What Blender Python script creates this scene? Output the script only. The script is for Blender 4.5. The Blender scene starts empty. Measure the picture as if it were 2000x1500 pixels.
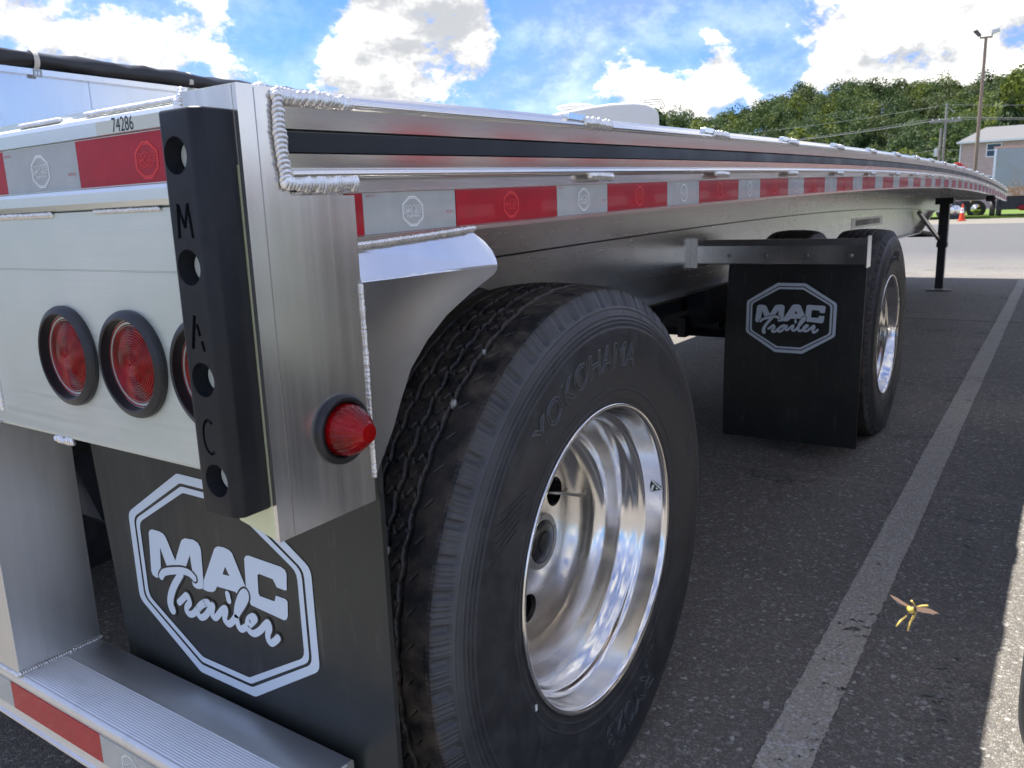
import bpy, bmesh, math, random
import numpy as np
from mathutils import Vector, Matrix

random.seed(7)
np.random.seed(7)
PI = math.pi
C = bpy.context.scene.collection
scene = bpy.context.scene

# ------------------------------------------------------------------ camera
CAM = Vector((0.679, -0.5395, 1.1435))
FPX = 1572.185
yaw, pit, rol = -0.5969, 0.2085, -0.0333
fw = Vector((math.sin(yaw)*math.cos(pit), math.cos(yaw)*math.cos(pit), -math.sin(pit)))
r0 = Vector((math.cos(yaw), -math.sin(yaw), 0)); u0 = r0.cross(fw)
rt = math.cos(rol)*r0 + math.sin(rol)*u0
up = -math.sin(rol)*r0 + math.cos(rol)*u0
cam = bpy.data.cameras.new('camera'); camo = bpy.data.objects.new('camera', cam); C.objects.link(camo)
m = Matrix((rt, up, -fw)).transposed().to_4x4(); m.translation = CAM
camo.matrix_world = m
cam.sensor_width = 36; cam.lens = FPX/2000*36
cam.clip_start = 0.02; cam.clip_end = 3000
cam.dof.use_dof = True; cam.dof.focus_distance = 1.35; cam.dof.aperture_fstop = 14
scene.camera = camo

# ------------------------------------------------------------------ light, sky, exposure
SUN_D = Vector((0.485, -0.12, -1.0)).normalized()          # direction the light travels
sun = bpy.data.lights.new('sun', 'SUN'); suno = bpy.data.objects.new('sun', sun); C.objects.link(suno)
suno.rotation_euler = SUN_D.to_track_quat('-Z', 'Y').to_euler()
sun.energy = 2.0; sun.angle = math.radians(0.53); sun.color = (1.0, 0.955, 0.88)
scene.view_settings.view_transform = 'Standard'; scene.view_settings.look = 'None'
scene.view_settings.gamma = 1; scene.view_settings.use_curve_mapping = False
scene.view_settings.exposure = 2.42

def cam_dir(px, py):
    d = fw + rt*((px-1000)/FPX) - up*((py-750)/FPX)
    return d.normalized()

def build_world():
    w = bpy.data.worlds.new('World'); scene.world = w; w.use_nodes = True
    nt = w.node_tree; N = nt.nodes; L = nt.links
    for n in list(N): N.remove(n)
    out = N.new('ShaderNodeOutputWorld'); bg = N.new('ShaderNodeBackground')
    L.new(bg.outputs[0], out.inputs[0])
    sky = N.new('ShaderNodeTexSky'); sky.sky_type = 'NISHITA'; sky.sun_disc = False
    S = -SUN_D
    sky.sun_elevation = math.asin(S.z); sky.sun_rotation = math.atan2(S.x, S.y)
    sky.air_density = 1.0; sky.dust_density = 0.7; sky.ozone_density = 2.6; sky.altitude = 200
    tc = N.new('ShaderNodeTexCoord')
    def mth(op, a, b=None, c=None, cl=False):
        n = N.new('ShaderNodeMath'); n.operation = op; n.use_clamp = cl
        for i, v in enumerate((a, b, c)):
            if v is None: continue
            if isinstance(v, (int, float)): n.inputs[i].default_value = v
            else: L.new(v, n.inputs[i])
        return n.outputs[0]
    def vm(op, a, b=None):
        n = N.new('ShaderNodeVectorMath'); n.operation = op
        for i, v in enumerate((a, b)):
            if v is None: continue
            if isinstance(v, (tuple, Vector)): n.inputs[i].default_value = tuple(v)
            else: L.new(v, n.inputs[i])
        return n
    D = vm('NORMALIZE', tc.outputs['Generated']).outputs[0]
    Ds = vm('MULTIPLY', D, (1.0, 1.0, 1.55)).outputs[0]
    def noise(vec, scale, det, rough, dist=0.0, lac=2.0):
        n = N.new('ShaderNodeTexNoise'); n.inputs['Scale'].default_value = scale
        n.inputs['Detail'].default_value = det; n.inputs['Roughness'].default_value = rough
        n.inputs['Distortion'].default_value = dist; n.inputs['Lacunarity'].default_value = lac
        L.new(vec, n.inputs['Vector']); return n.outputs['Fac']
    # placed cloud masses (+) and blue gaps (-): pixel position, radius in px, weight
    spots = [(60, 70, 190, .5), (350, 110, 190, .6), (250, 20, 70, -.1), (480, 60, 75, -.45), (560, 120, 85, -.95), (590, 30, 50, -.5),
             (700, 60, 90, .6), (640, 130, 45, .45), (690, 165, 80, .75), (860, 95, 90, .4), (830, 30, 45, -.6), (900, 35, 85, .6), (900, 165, 100, .6),
             (1020, 125, 60, -1.1), (1075, 60, 70, .5), (1150, 110, 40, -.5), (1230, 130, 75, .75), (1220, 190, 110, .6), (1000, 195, 60, .4),
             (1290, 45, 80, -1.0), (1330, 130, 45, -.8), (1400, 95, 48, .75), (1430, 150, 55, .6), (1370, 175, 60, .4), (1480, 25, 50, -.7),
             (1500, 110, 55, -.5), (1590, 60, 80, .55), (1640, 120, 80, .6), (1800, 45, 160, .65), (1780, 105, 60, -.35), (1950, 60, 120, .5),
             (1560, 140, 50, -.2), (60, 160, 200, .35), (330, 190, 200, .35), (780, 200, 100, .4), (545, 175, 70, -.1)]
    def field(vec, off=None):
        base = noise(vec, 3.1, 10, 0.60, 0.25, 2.1)
        return base
    acc = None
    for (px, py, rad, wgt) in spots:
        c = cam_dir(px, py); s = rad/FPX
        dist = vm('DISTANCE', D, tuple(c)).outputs['Value']
        g = mth('MULTIPLY', dist, 1.0/s); g = mth('MULTIPLY', g, g); g = mth('MULTIPLY', g, -0.9)
        g = mth('EXPONENT', g); g = mth('MULTIPLY', g, wgt)
        acc = g if acc is None else mth('ADD', acc, g)
    acc = mth('MULTIPLY', acc, 0.15)
    def density(vec):
        a = noise(vec, 4.6, 12, 0.60, 0.18, 2.15)
        b = noise(vec, 15.0, 8, 0.62, 0.1, 2.2)
        v = mth('ADD', mth('MULTIPLY_ADD', a, 1.25, -.125), mth('MULTIPLY', mth('SUBTRACT', b, 0.5), 0.44))
        return mth('ADD', v, acc)
    d0 = density(Ds)
    Dl = vm('ADD', Ds, tuple(Vector((-.012, .004, .040)))).outputs[0]
    d1 = density(Dl)
    mask = N.new('ShaderNodeMapRange'); mask.interpolation_type = 'SMOOTHSTEP'
    L.new(d0, mask.inputs[0]); mask.inputs[1].default_value = 0.495; mask.inputs[2].default_value = 0.615
    # thin veil
    veil = N.new('ShaderNodeMapRange'); L.new(noise(Ds, 1.6, 5, .55, .6), veil.inputs[0])
    veil.inputs[1].default_value = .40; veil.inputs[2].default_value = .72; veil.inputs[3].default_value = 0.02; veil.inputs[4].default_value = .5
    msk = mth('MAXIMUM', mask.outputs[0], veil.outputs[0])
    # shade: denser above = darker underside
    sh = N.new('ShaderNodeMapRange'); L.new(mth('SUBTRACT', d1, d0), sh.inputs[0])
    sh.interpolation_type = 'SMOOTHSTEP'; sh.inputs[1].default_value = -0.20; sh.inputs[2].default_value = 0.14; sh.inputs[3].default_value = 1.0; sh.inputs[4].default_value = 0.0
    thick = N.new('ShaderNodeMapRange'); L.new(d0, thick.inputs[0])
    thick.interpolation_type = 'SMOOTHSTEP'; thick.inputs[1].default_value = .56; thick.inputs[2].default_value = .92; thick.inputs[3].default_value = 1.0; thick.inputs[4].default_value = .55
    lum = mth('MULTIPLY', mth('MULTIPLY_ADD', sh.outputs[0], .95, .05), thick.outputs[0])
    ramp = N.new('ShaderNodeMixRGB'); L.new(lum, ramp.inputs[0])
    ramp.inputs[1].default_value = (.92, .96, 1.03, 1); ramp.inputs[2].default_value = (3.3, 3.2, 3.02, 1)
    mix = N.new('ShaderNodeMixRGB'); L.new(msk, mix.inputs[0])
    tn = N.new('ShaderNodeMixRGB'); tn.blend_type = 'MULTIPLY'; tn.inputs[0].default_value = 1; L.new(sky.outputs[0], tn.inputs[1]); tn.inputs[2].default_value = (.108, .188, .335, 1); L.new(tn.outputs[0], mix.inputs[1]); L.new(ramp.outputs[0], mix.inputs[2])
    L.new(mix.outputs[0], bg.inputs[0]); bg.inputs[1].default_value = 0.12
build_world()

# ------------------------------------------------------------------ materials
def mat(name, base=(.5, .5, .5), rough=.5, metal=0., **kw):
    m = bpy.data.materials.new(name); m.use_nodes = True
    p = m.node_tree.nodes['Principled BSDF']
    p.inputs['Base Color'].default_value = (*base, 1); p.inputs['Roughness'].default_value = rough
    p.inputs['Metallic'].default_value = metal
    for k, v in kw.items(): p.inputs[k].default_value = v
    return m
class NB:
    def __init__(s, m): s.m = m; s.N = m.node_tree.nodes; s.L = m.node_tree.links; s.p = s.N['Principled BSDF']
    def coord(s, scale=(1, 1, 1), kind='Object'):
        t = s.N.new('ShaderNodeTexCoord'); mp = s.N.new('ShaderNodeMapping')
        s.L.new(t.outputs[kind], mp.inputs[0]); mp.inputs['Scale'].default_value = scale; return mp.outputs[0]
    def pos(s, scale=(1, 1, 1)):
        t = s.N.new('ShaderNodeNewGeometry'); mp = s.N.new('ShaderNodeMapping')
        s.L.new(t.outputs['Position'], mp.inputs[0]); mp.inputs['Scale'].default_value = scale; return mp.outputs[0]
    def noise(s, vec, scale, det=4, rough=.5, dist=0):
        n = s.N.new('ShaderNodeTexNoise'); s.L.new(vec, n.inputs['Vector']); n.inputs['Scale'].default_value = scale
        n.inputs['Detail'].default_value = det; n.inputs['Roughness'].default_value = rough; n.inputs['Distortion'].default_value = dist
        return n.outputs['Fac']
    def vor(s, vec, scale, out='Distance', feat='F1', rnd=1):
        n = s.N.new('ShaderNodeTexVoronoi'); s.L.new(vec, n.inputs['Vector']); n.inputs['Scale'].default_value = scale
        n.feature = feat; n.inputs['Randomness'].default_value = rnd; return n.outputs[out]
    def mr(s, v, a, b, c=0., d=1., smooth=False):
        n = s.N.new('ShaderNodeMapRange'); s.L.new(v, n.inputs[0])
        if smooth: n.interpolation_type = 'SMOOTHSTEP'
        for i, x in enumerate((a, b, c, d)): n.inputs[i+1].default_value = x
        return n.outputs[0]
    def math(s, op, a, b=None, c=None):
        n = s.N.new('ShaderNodeMath'); n.operation = op
        for i, v in enumerate((a, b, c)):
            if v is None: continue
            if isinstance(v, (int, float)): n.inputs[i].default_value = v
            else: s.L.new(v, n.inputs[i])
        return n.outputs[0]
    def mix(s, f, a, b, mode='MIX'):
        n = s.N.new('ShaderNodeMixRGB'); n.blend_type = mode
        for i, v in enumerate((f, a, b)):
            if isinstance(v, (int, float)): n.inputs[i].default_value = v
            elif isinstance(v, tuple): n.inputs[i].default_value = (*v, 1) if len(v) == 3 else v
            else: s.L.new(v, n.inputs[i])
        return n.outputs[0]
    def sep(s, vec):
        n = s.N.new('ShaderNodeSeparateXYZ'); s.L.new(vec, n.inputs[0]); return n.outputs
    def bump(s, h, strength=.3, dist=.001):
        n = s.N.new('ShaderNodeBump'); s.L.new(h, n.inputs['Height']); n.inputs['Strength'].default_value = strength
        n.inputs['Distance'].default_value = dist; s.L.new(n.outputs[0], s.p.inputs['Normal']); return n
    def col(s, v): s.L.new(v, s.p.inputs['Base Color'])
    def rough(s, v): s.L.new(v, s.p.inputs['Roughness'])

def alu(name, streak, base=(.78, .775, .76), r=(.22, .42), var=.10, bump=.05, tint=None):
    """brushed aluminium: streak is the coordinate scale, small along the grain"""
    m = mat(name, base, .3, .94); b = NB(m)
    v = b.pos(streak)
    a = b.noise(v, 1.0, 6, .7); c = b.noise(b.pos((9, 9, 9)), 1.0, 5, .6)
    a2 = b.noise(b.pos(tuple(x*.18 for x in streak)), 1.0, 3, .6)
    f = b.math('MULTIPLY_ADD', a, .6, b.math('MULTIPLY', a2, .4))
    f2 = b.mr(f, .3, .7)
    dark = tuple(x*(1-var*2.0) for x in base); light = tuple(min(1, x*(1+var)) for x in base)
    cc = b.mix(f2, dark, light)
    cc = b.mix(b.mr(c, .45, .75, 0, .22), cc, tuple(x*.80 for x in base))
    if tint: cc = b.mix(b.mr(b.noise(b.pos((3, 3, 3)), 1, 3), .3, .7, .1, .9), cc, tint)
    sc1 = b.noise(b.pos((700, 60, 160)), 1, 2, .4); sc2 = b.noise(b.pos((1, 1, 1)), 240, 1, .3)
    mk_ = b.math('MAXIMUM', b.mr(sc2, .775, .80, 0, .28), b.math('MULTIPLY', b.mr(sc1, .70, .74, 0, .22), b.mr(b.noise(b.pos((1, 1, 1)), 6, 2), .52, .60)))
    cc = b.mix(mk_, cc, (.95, .95, .93))
    cc = b.mix(b.mr(b.noise(b.pos((14, 14, 3)), 1, 4, .6), .58, .74, 0, .30), cc, tuple(x*.62 for x in base))
    b.col(cc)
    b.rough(b.mr(b.math('ADD', b.math('MULTIPLY', a, .6), b.math('MULTIPLY', c, .4)), .3, .7, r[0], r[1]))
    if bump > 0: b.bump(a, bump*4, .0006)
    return m
M = {}
M['alu_v'] = alu('brushed_aluminium_upright', (55, 75, .5), (.80, .785, .76), (.16, .28), .085, .0)
M['alu_y'] = alu('extruded_aluminium_rail', (400, .8, 400), (.84, .825, .80), (.12, .22), .02, .0)
M['alu_x'] = alu('brushed_aluminium_rear', (2, 300, 300), (.80, .81, .80), (.26, .44), .07, .03, (.74, .80, .74))  # green tint: reflected surroundings put into the rear faces' colour
M['alu_beam'] = alu('mill_finish_beam', (60, .4, 60), (.72, .72, .72), (.20, .30), .05, .0)
M['alu_plate'] = alu('polished_fender_plate', (40, 40, 3), (.74, .755, .78), (.12, .20), .03, .0)
M['alu_tube'] = alu('dull_tube_aluminium', (90, 90, .7), (.68, .685, .675), (.36, .5), .05, .0)
M['alu_step'] = alu('step_tread_aluminium', (3, 200, 200), (.78, .79, .80), (.38, .52), .04, .02)
M['alu_lime'] = alu('tube_end_lime_reflection', (40, 40, 40), (.74, .78, .52), (.35, .5), .04)  # yellow-green reflection on the post's rear plate, put into its base colour
M['alu_lime'].node_tree.nodes['Principled BSDF'].inputs['Metallic'].default_value = .35

def m_weld():
    m = mat('weld_bead_metal', (.8, .8, .8), .2, .88); b = NB(m)
    n = b.noise(b.pos((1, 1, 1)), 420, 4, .6); b.bump(n, .06, .0004)
    b.col(b.mix(b.mr(b.noise(b.pos((1, 1, 1)), 90, 4), .35, .7), (.72, .71, .69), (.88, .875, .86)))
    b.rough(b.mr(n, .3, .7, .24, .36)); return m
M['weld'] = m_weld()
def m_panel():
    m = mat('pale_anodised_panel', (.66, .70, .64), .42, .55); b = NB(m)
    s = b.noise(b.pos((3, 60, 260)), 1, 6, .65); l = b.noise(b.pos((4, 4, 4)), 1, 4, .6)
    b.col(b.mix(b.mr(l, .3, .7), (.60, .665, .60), b.mix(b.mr(s, .3, .7), (.66, .70, .65), (.76, .79, .74))))  # slight green of the reflected surroundings is tinted into the panel colour
    b.rough(b.mr(s, .3, .7, .34, .52)); b.bump(s, .12, .0005); return m
M['panel'] = m_panel()
def m_rubber(name, base=(.022, .024, .028), r=.55, dust=.05, scale=60):
    m = mat(name, base, r); b = NB(m)
    n = b.noise(b.pos((1, 1, 1)), scale, 6, .65); n2 = b.noise(b.pos((1, 1, 1)), 7, 4, .6)
    b.col(b.mix(b.mr(b.math('MULTIPLY', n, n2), .2, .42), base, tuple(x+dust for x in base)))
    b.rough(b.mr(n2, .3, .7, r-.1, r+.12)); b.bump(b.noise(b.pos((1, 1, 1)), 900, 3), .12, .0004); return m
M['rubber'] = m_rubber('bumper_rubber', (.006, .008, .012), .44, .008)
M['rubber'].node_tree.nodes['Principled BSDF'].inputs['Specular IOR Level'].default_value = .35
M['grommet'] = m_rubber('grommet_rubber', (.010, .011, .014), .36, .010)
M['black'] = m_rubber('black_insert', (.007, .009, .014), .38, .006)
M['black'].node_tree.nodes['Principled BSDF'].inputs['Specular IOR Level'].default_value = .35
M['paint_black'] = m_rubber('black_chassis_paint', (.012, .015, .022), .38, .012)
def m_tyre():
    m = mat('tyre_rubber', (.03, .03, .033), .6); b = NB(m)
    o = b.coord((1, 1, 1)); xyz = b.sep(o)
    r = b.math('SQRT', b.math('ADD', b.math('MULTIPLY', xyz[1], xyz[1]), b.math('MULTIPLY', xyz[2], xyz[2])))
    tread = b.mr(r, .506, .519, 0, 1, True)
    n = b.noise(o, 22, 6, .68); n2 = b.noise(o, 5, 3, .6); n3 = b.noise(o, 190, 3, .6)
    side = b.mix(b.mr(n, .42, .78, 0, .8), (.017, .0195, .025), (.058, .062, .069))
    band = b.math('MULTIPLY', b.mr(r, .455, .485, 0, 1, True), b.mr(n2, .35, .6, .35, 1))
    side = b.mix(band, side, (.070, .073, .079))
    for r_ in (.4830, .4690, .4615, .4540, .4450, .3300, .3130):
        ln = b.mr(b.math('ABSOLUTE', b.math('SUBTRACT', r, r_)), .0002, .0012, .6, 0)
        side = b.mix(ln, side, (.085, .088, .095))  # ridge crests paler: light they catch put into the colour, with some scuffing
    tr = b.mix(b.mr(n, .40, .66), (.018, .018, .020), (.105, .085, .064))
    tr = b.mix(b.mr(n2, .5, .68, 0, .75), tr, (.030, .031, .034))
    cc = b.mix(tread, side, tr)
    spk = b.math('GREATER_THAN', b.noise(o, 260, 2, .4), .80)
    cc = b.mix(b.math('MULTIPLY', spk, .7), cc, (.30, .30, .29))
    b.col(cc); b.rough(b.mr(n, .3, .7, .36, .62)); b.bump(b.math('ADD', n3, b.math('MULTIPLY', n, .8)), .25, .0012); return m
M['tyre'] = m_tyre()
M['lit_letter'] = m_rubber('edge_lit_tyre_lettering', (.045, .049, .056), .45, .03)  # light caught by the raised letter edges, put into a paler rubber colour
def m_flap():
    m = mat('mud_flap_plastic', (.028, .031, .028), .34); b = NB(m)
    n = b.noise(b.pos((1, 1, 1)), 5, 4, .6); n2 = b.noise(b.pos((40, 40, 3)), 1, 4, .6)
    b.col(b.mix(b.mr(n, .35, .7), (.015, .018, .018), (.024, .028, .025)))
    spk = b.math('GREATER_THAN', b.noise(b.pos((1, 1, 1)), 330, 1, .3), .79)
    sm_ = b.math('MULTIPLY', b.mr(b.noise(b.pos((50, 50, 9)), 1, 4, .6), .60, .72), .35)
    old = b.p.inputs['Base Color'].links[0].from_socket
    b.col(b.mix(b.math('MAXIMUM', b.math('MULTIPLY', spk, .6), sm_), old, (.10, .105, .10)))
    b.rough(b.mr(n2, .3, .7, .28, .42)); b.bump(b.noise(b.pos((300, 300, 60)), 1, 4), .06, .0005); return m
M['flap'] = m_flap()
M['print'] = mat('pale_flap_print', (.66, .76, .86), .40)  # white print; the blue sky it reflects is put into the base colour
M['flap_flat'] = mat('flap_outline', (.018, .021, .020), .4)
def m_tape(name, a, bcol, r=.10, metal=0.):
    m = mat(name, a, r, metal); b = NB(m)
    cell = b.math('MULTIPLY', b.math('SINE', b.sep(b.pos((1, 1, 1)))[2]), 1.0)
    v = b.vor(b.pos((1, 1, 1)), 420, 'Distance'); n = b.noise(b.pos((1, 1, 1)), 26, 4, .6)
    b.col(b.mix(b.mr(n, .35, .7), a, bcol)); b.bump(b.noise(b.pos((1, 1, 1)), 34, 3, .6), .10, .002)
    m.node_tree.nodes['Principled BSDF'].inputs['Coat Weight'].default_value = .28
    m.node_tree.nodes['Principled BSDF'].inputs['Coat Roughness'].default_value = .04
    b.rough(b.mr(v, 0, .6, .35, .5)); b.p.inputs['Specular IOR Level'].default_value = .3; return m
M['tape_red'] = m_tape('red_reflective_tape', (.36, .003, .012), (.44, .005, .018))
M['tape_white'] = m_tape('silver_reflective_tape', (.40, .43, .42), (.47, .495, .48), metal=.1)
M['print_white'] = mat('white_tape_print', (.84, .87, .86), .4)
M['print_pinkred'] = mat('light_red_tape_print', (.80, .05, .05), .4)
M['print_red'] = mat('small_red_print', (.50, .05, .06), .4)
M['ink'] = mat('black_ink', (.008, .009, .022), .35)
M['sticker'] = mat('pale_sticker', (.60, .64, .56), .35)
def m_lens():
    m = mat('red_lamp_lens', (.40, .003, .006), .16); b = NB(m)
    b.p.inputs['IOR'].default_value = 1.45
    b.p.inputs['Coat Weight'].default_value = .08; b.p.inputs['Specular IOR Level'].default_value = .35; b.p.inputs['Coat Roughness'].default_value = .05
    n = b.vor(b.coord(), 60, 'Distance')
    b.col(b.mix(b.mr(b.noise(b.coord(), 30, 3), .4, .65), (.11, .001, .002), (.32, .003, .004))); return m
M['lens'] = m_lens()
M['lens_dark'] = mat('lamp_interior', (.10, .004, .006), .25)
def m_rim():
    m = mat('polished_wheel_aluminium', (.8, .8, .78), .1, 1.0); b = NB(m)
    o = b.coord(); n = b.noise(o, 14, 5, .65); xyz = b.sep(o)
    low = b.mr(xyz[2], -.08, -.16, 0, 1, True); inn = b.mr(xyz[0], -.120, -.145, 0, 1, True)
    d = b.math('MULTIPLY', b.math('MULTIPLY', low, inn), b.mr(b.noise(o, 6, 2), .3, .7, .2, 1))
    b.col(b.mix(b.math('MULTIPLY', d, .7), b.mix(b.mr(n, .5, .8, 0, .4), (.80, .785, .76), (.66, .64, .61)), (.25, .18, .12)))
    b.rough(b.math('ADD', b.mr(n, .35, .75, .11, .22), b.math('MULTIPLY', d, .4)))
    return m
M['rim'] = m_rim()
M['footm'] = mat('worn_foot_steel', (.16, .155, .15), .6)
M['steel'] = mat('dull_steel', (.35, .34, .32), .35, 1.0)
M['disc'] = mat('hub_ring_metal', (.33, .33, .33), .38, 1.0)
M['cap'] = mat('black_glossy_cap', (.016, .017, .018), .2)
def m_asphalt():
    m = mat('asphalt', (.05, .05, .05), .82); b = NB(m)
    p = b.pos((1, 1, 1)); xyz = b.sep(p)
    dens = b.noise(p, 1.1, 4, .6)
    wp_ = b.noise(p, 60, 2, .5)
    def vor_(scale):
        v = b.N.new('ShaderNodeTexVoronoi'); b.L.new(p, v.inputs['Vector']); v.inputs['Scale'].default_value = scale
        e = b.N.new('ShaderNodeTexVoronoi'); e.feature = 'DISTANCE_TO_EDGE'; b.L.new(p, e.inputs['Vector']); e.inputs['Scale'].default_value = scale
        return b.sep(v.outputs['Color']), e.outputs['Distance']
    rnd, ed1 = vor_(78); rnd2, ed2 = vor_(190)
    big = b.noise(b.pos((.5, 1.6, 1)), .35, 4, .6)
    base = b.mix(b.mr(dens, .35, .7), (.175, .158, .138), (.250, .225, .192))
    base = b.mix(b.mr(big, .40, .66, 0, .75), base, (.275, .245, .21))
    small = b.mix(b.math('POWER', rnd2[0], 3.0), (.095, .090, .085), (.46, .44, .405))
    cc = b.mix(.46, base, small)
    k1 = b.math('MULTIPLY', b.math('GREATER_THAN', rnd[0], .66), b.math('GREATER_THAN', b.math('MULTIPLY_ADD', wp_, .10, ed1), .155))
    sc = b.mix(b.math('POWER', rnd[1], 2.2), (.15, .148, .142), (.66, .64, .60))
    cc = b.mix(b.math('MULTIPLY', k1, .72), cc, sc)
    cc = b.mix(b.mr(ed2, .0, .09, .50, 0), cc, (.030, .029, .030))
    dist = b.mr(ed1, 0, .25, .7, 0)
    # tar seams across the lot
    w = b.math('ADD', xyz[1], b.math('MULTIPLY', b.noise(p, 1.3, 3), .12))
    for y0, c2, wd in ((2.98, (.26, .235, .20), .022), (8.3, (.02, .02, .022), .03), (2.42, (.20, .185, .16), .012)):
        ln = b.math('LESS_THAN', b.math('ABSOLUTE', b.math('SUBTRACT', w, y0)), wd)
        cc = b.mix(b.math('MULTIPLY', ln, .55), cc, c2)
    ck = b.N.new('ShaderNodeTexVoronoi'); ck.feature = 'DISTANCE_TO_EDGE'; ck.inputs['Scale'].default_value = .55
    wv = b.N.new('ShaderNodeVectorMath'); wv.operation = 'ADD'; b.L.new(p, wv.inputs[0]); nz = b.N.new('ShaderNodeTexNoise'); nz.inputs['Scale'].default_value = 3.0; nz.inputs['Detail'].default_value = 5; b.L.new(p, nz.inputs['Vector']); b.L.new(nz.outputs['Color'], wv.inputs[1]); b.L.new(wv.outputs[0], ck.inputs['Vector'])
    crk = b.math('MULTIPLY', b.math('LESS_THAN', ck.outputs['Distance'], .0035), b.mr(b.noise(p, .7, 3), .45, .55, 0, .75))
    cc = b.mix(crk, cc, (.018, .018, .018))
    cc = b.mix(b.mr(b.noise(p, 2.1, 5, .65), .60, .70, 0, .5), cc, (.045, .043, .042))
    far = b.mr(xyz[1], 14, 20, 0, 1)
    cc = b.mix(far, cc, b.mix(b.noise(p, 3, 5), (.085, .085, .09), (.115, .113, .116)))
    b.col(cc)
    h = b.math('ADD', b.math('MULTIPLY', k1, b.mr(ed1, 0, .25, 0, .8)), b.math('MULTIPLY', b.mr(ed2, 0, .2, 0, 1), b.mr(rnd2[1], 0, 1, .3, .9)))
    b.bump(h, .7, .0035); b.rough(b.mr(rnd[2], 0, 1, .62, .9)); return m
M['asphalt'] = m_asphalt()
def m_stripe(name, c, thr, edge=.3):
    m = mat(name, c, .8); b = NB(m); p = b.pos((1, 1, 1)); xyz = b.sep(b.coord())
    v = b.N.new('ShaderNodeTexVoronoi'); b.L.new(p, v.inputs['Vector']); v.inputs['Scale'].default_value = 115
    rnd = b.sep(v.outputs['Color'])
    cc = b.mix(b.noise(p, 9, 5, .7), tuple(x*.62 for x in c), c)
    cc = b.mix(b.math('MULTIPLY', b.math('GREATER_THAN', rnd[0], .8), .5), cc, tuple(min(.6, x*1.7) for x in c))
    cc = b.mix(b.mr(v.outputs['Distance'], .45, .75, 0, .35), cc, (.08, .08, .08))
    b.col(cc)
    t = b.N.new('ShaderNodeBsdfTransparent'); mx = b.N.new('ShaderNodeMixShader')
    f = b.math('ADD', b.noise(p, 26, 6, .75), b.math('MULTIPLY', b.noise(p, 2.3, 3), .7))
    ed = b.math('ABSOLUTE', xyz[0]); f = b.math('SUBTRACT', f, b.mr(ed, edge*.82, edge, 0, .5))
    keep = b.math('GREATER_THAN', f, thr)
    out = b.N['Material Output']; b.L.new(keep, mx.inputs[0]); b.L.new(t.outputs[0], mx.inputs[1]); b.L.new(b.p.outputs[0], mx.inputs[2])
    b.L.new(mx.outputs[0], out.inputs[0]); b.bump(b.mr(v.outputs['Distance'], 0, .7, 1, 0), .6, .003); return m
M['stripe'] = m_stripe('worn_grey_paint', (.52, .48, .41), .70, .06)
M['stripe_faint'] = m_stripe('faint_old_paint', (.20, .195, .185), .98, .04)
M['stripe_yellow'] = m_stripe('faded_yellow_paint', (.45, .33, .16), .5, .2)
M['concrete'] = mat('beige_concrete', (.19, .175, .145), .9)
def m_veg(name, a, c, sc=.6, tr=.25):
    m = mat(name, a, .6); b = NB(m); n = b.noise(b.pos((1, 1, 1)), sc, 4, .7)
    cl = b.mix(b.mr(n, .3, .7), a, c); b.col(cl); b.p.inputs['Specular IOR Level'].default_value = .2
    if tr and name.startswith('leaf'):
        t = b.N.new('ShaderNodeBsdfTranslucent'); b.L.new(cl, t.inputs[0]); mx = b.N.new('ShaderNodeMixShader'); mx.inputs[0].default_value = .38
        b.L.new(b.p.outputs[0], mx.inputs[1]); b.L.new(t.outputs[0], mx.inputs[2]); b.L.new(mx.outputs[0], b.N['Material Output'].inputs[0])
    return m
M['grass'] = m_veg('grass_green', (.09, .15, .018), (.14, .21, .028), 2)
GREENS = [m_veg('leaf_mid_green', (.055, .095, .028), (.085, .125, .036), .5), m_veg('leaf_dark_green', (.035, .066, .026), (.060, .098, .034), .5),
          m_veg('leaf_yellow_green', (.10, .14, .022), (.15, .18, .035), .5), m_veg('leaf_olive', (.055, .085, .030), (.10, .12, .045), .5)]
M['bark'] = m_veg('bark', (.05, .04, .03), (.09, .075, .06), 6)
M['soil'] = m_veg('wooded_slope_soil', (.02, .035, .012), (.035, .05, .02), .2)

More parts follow.
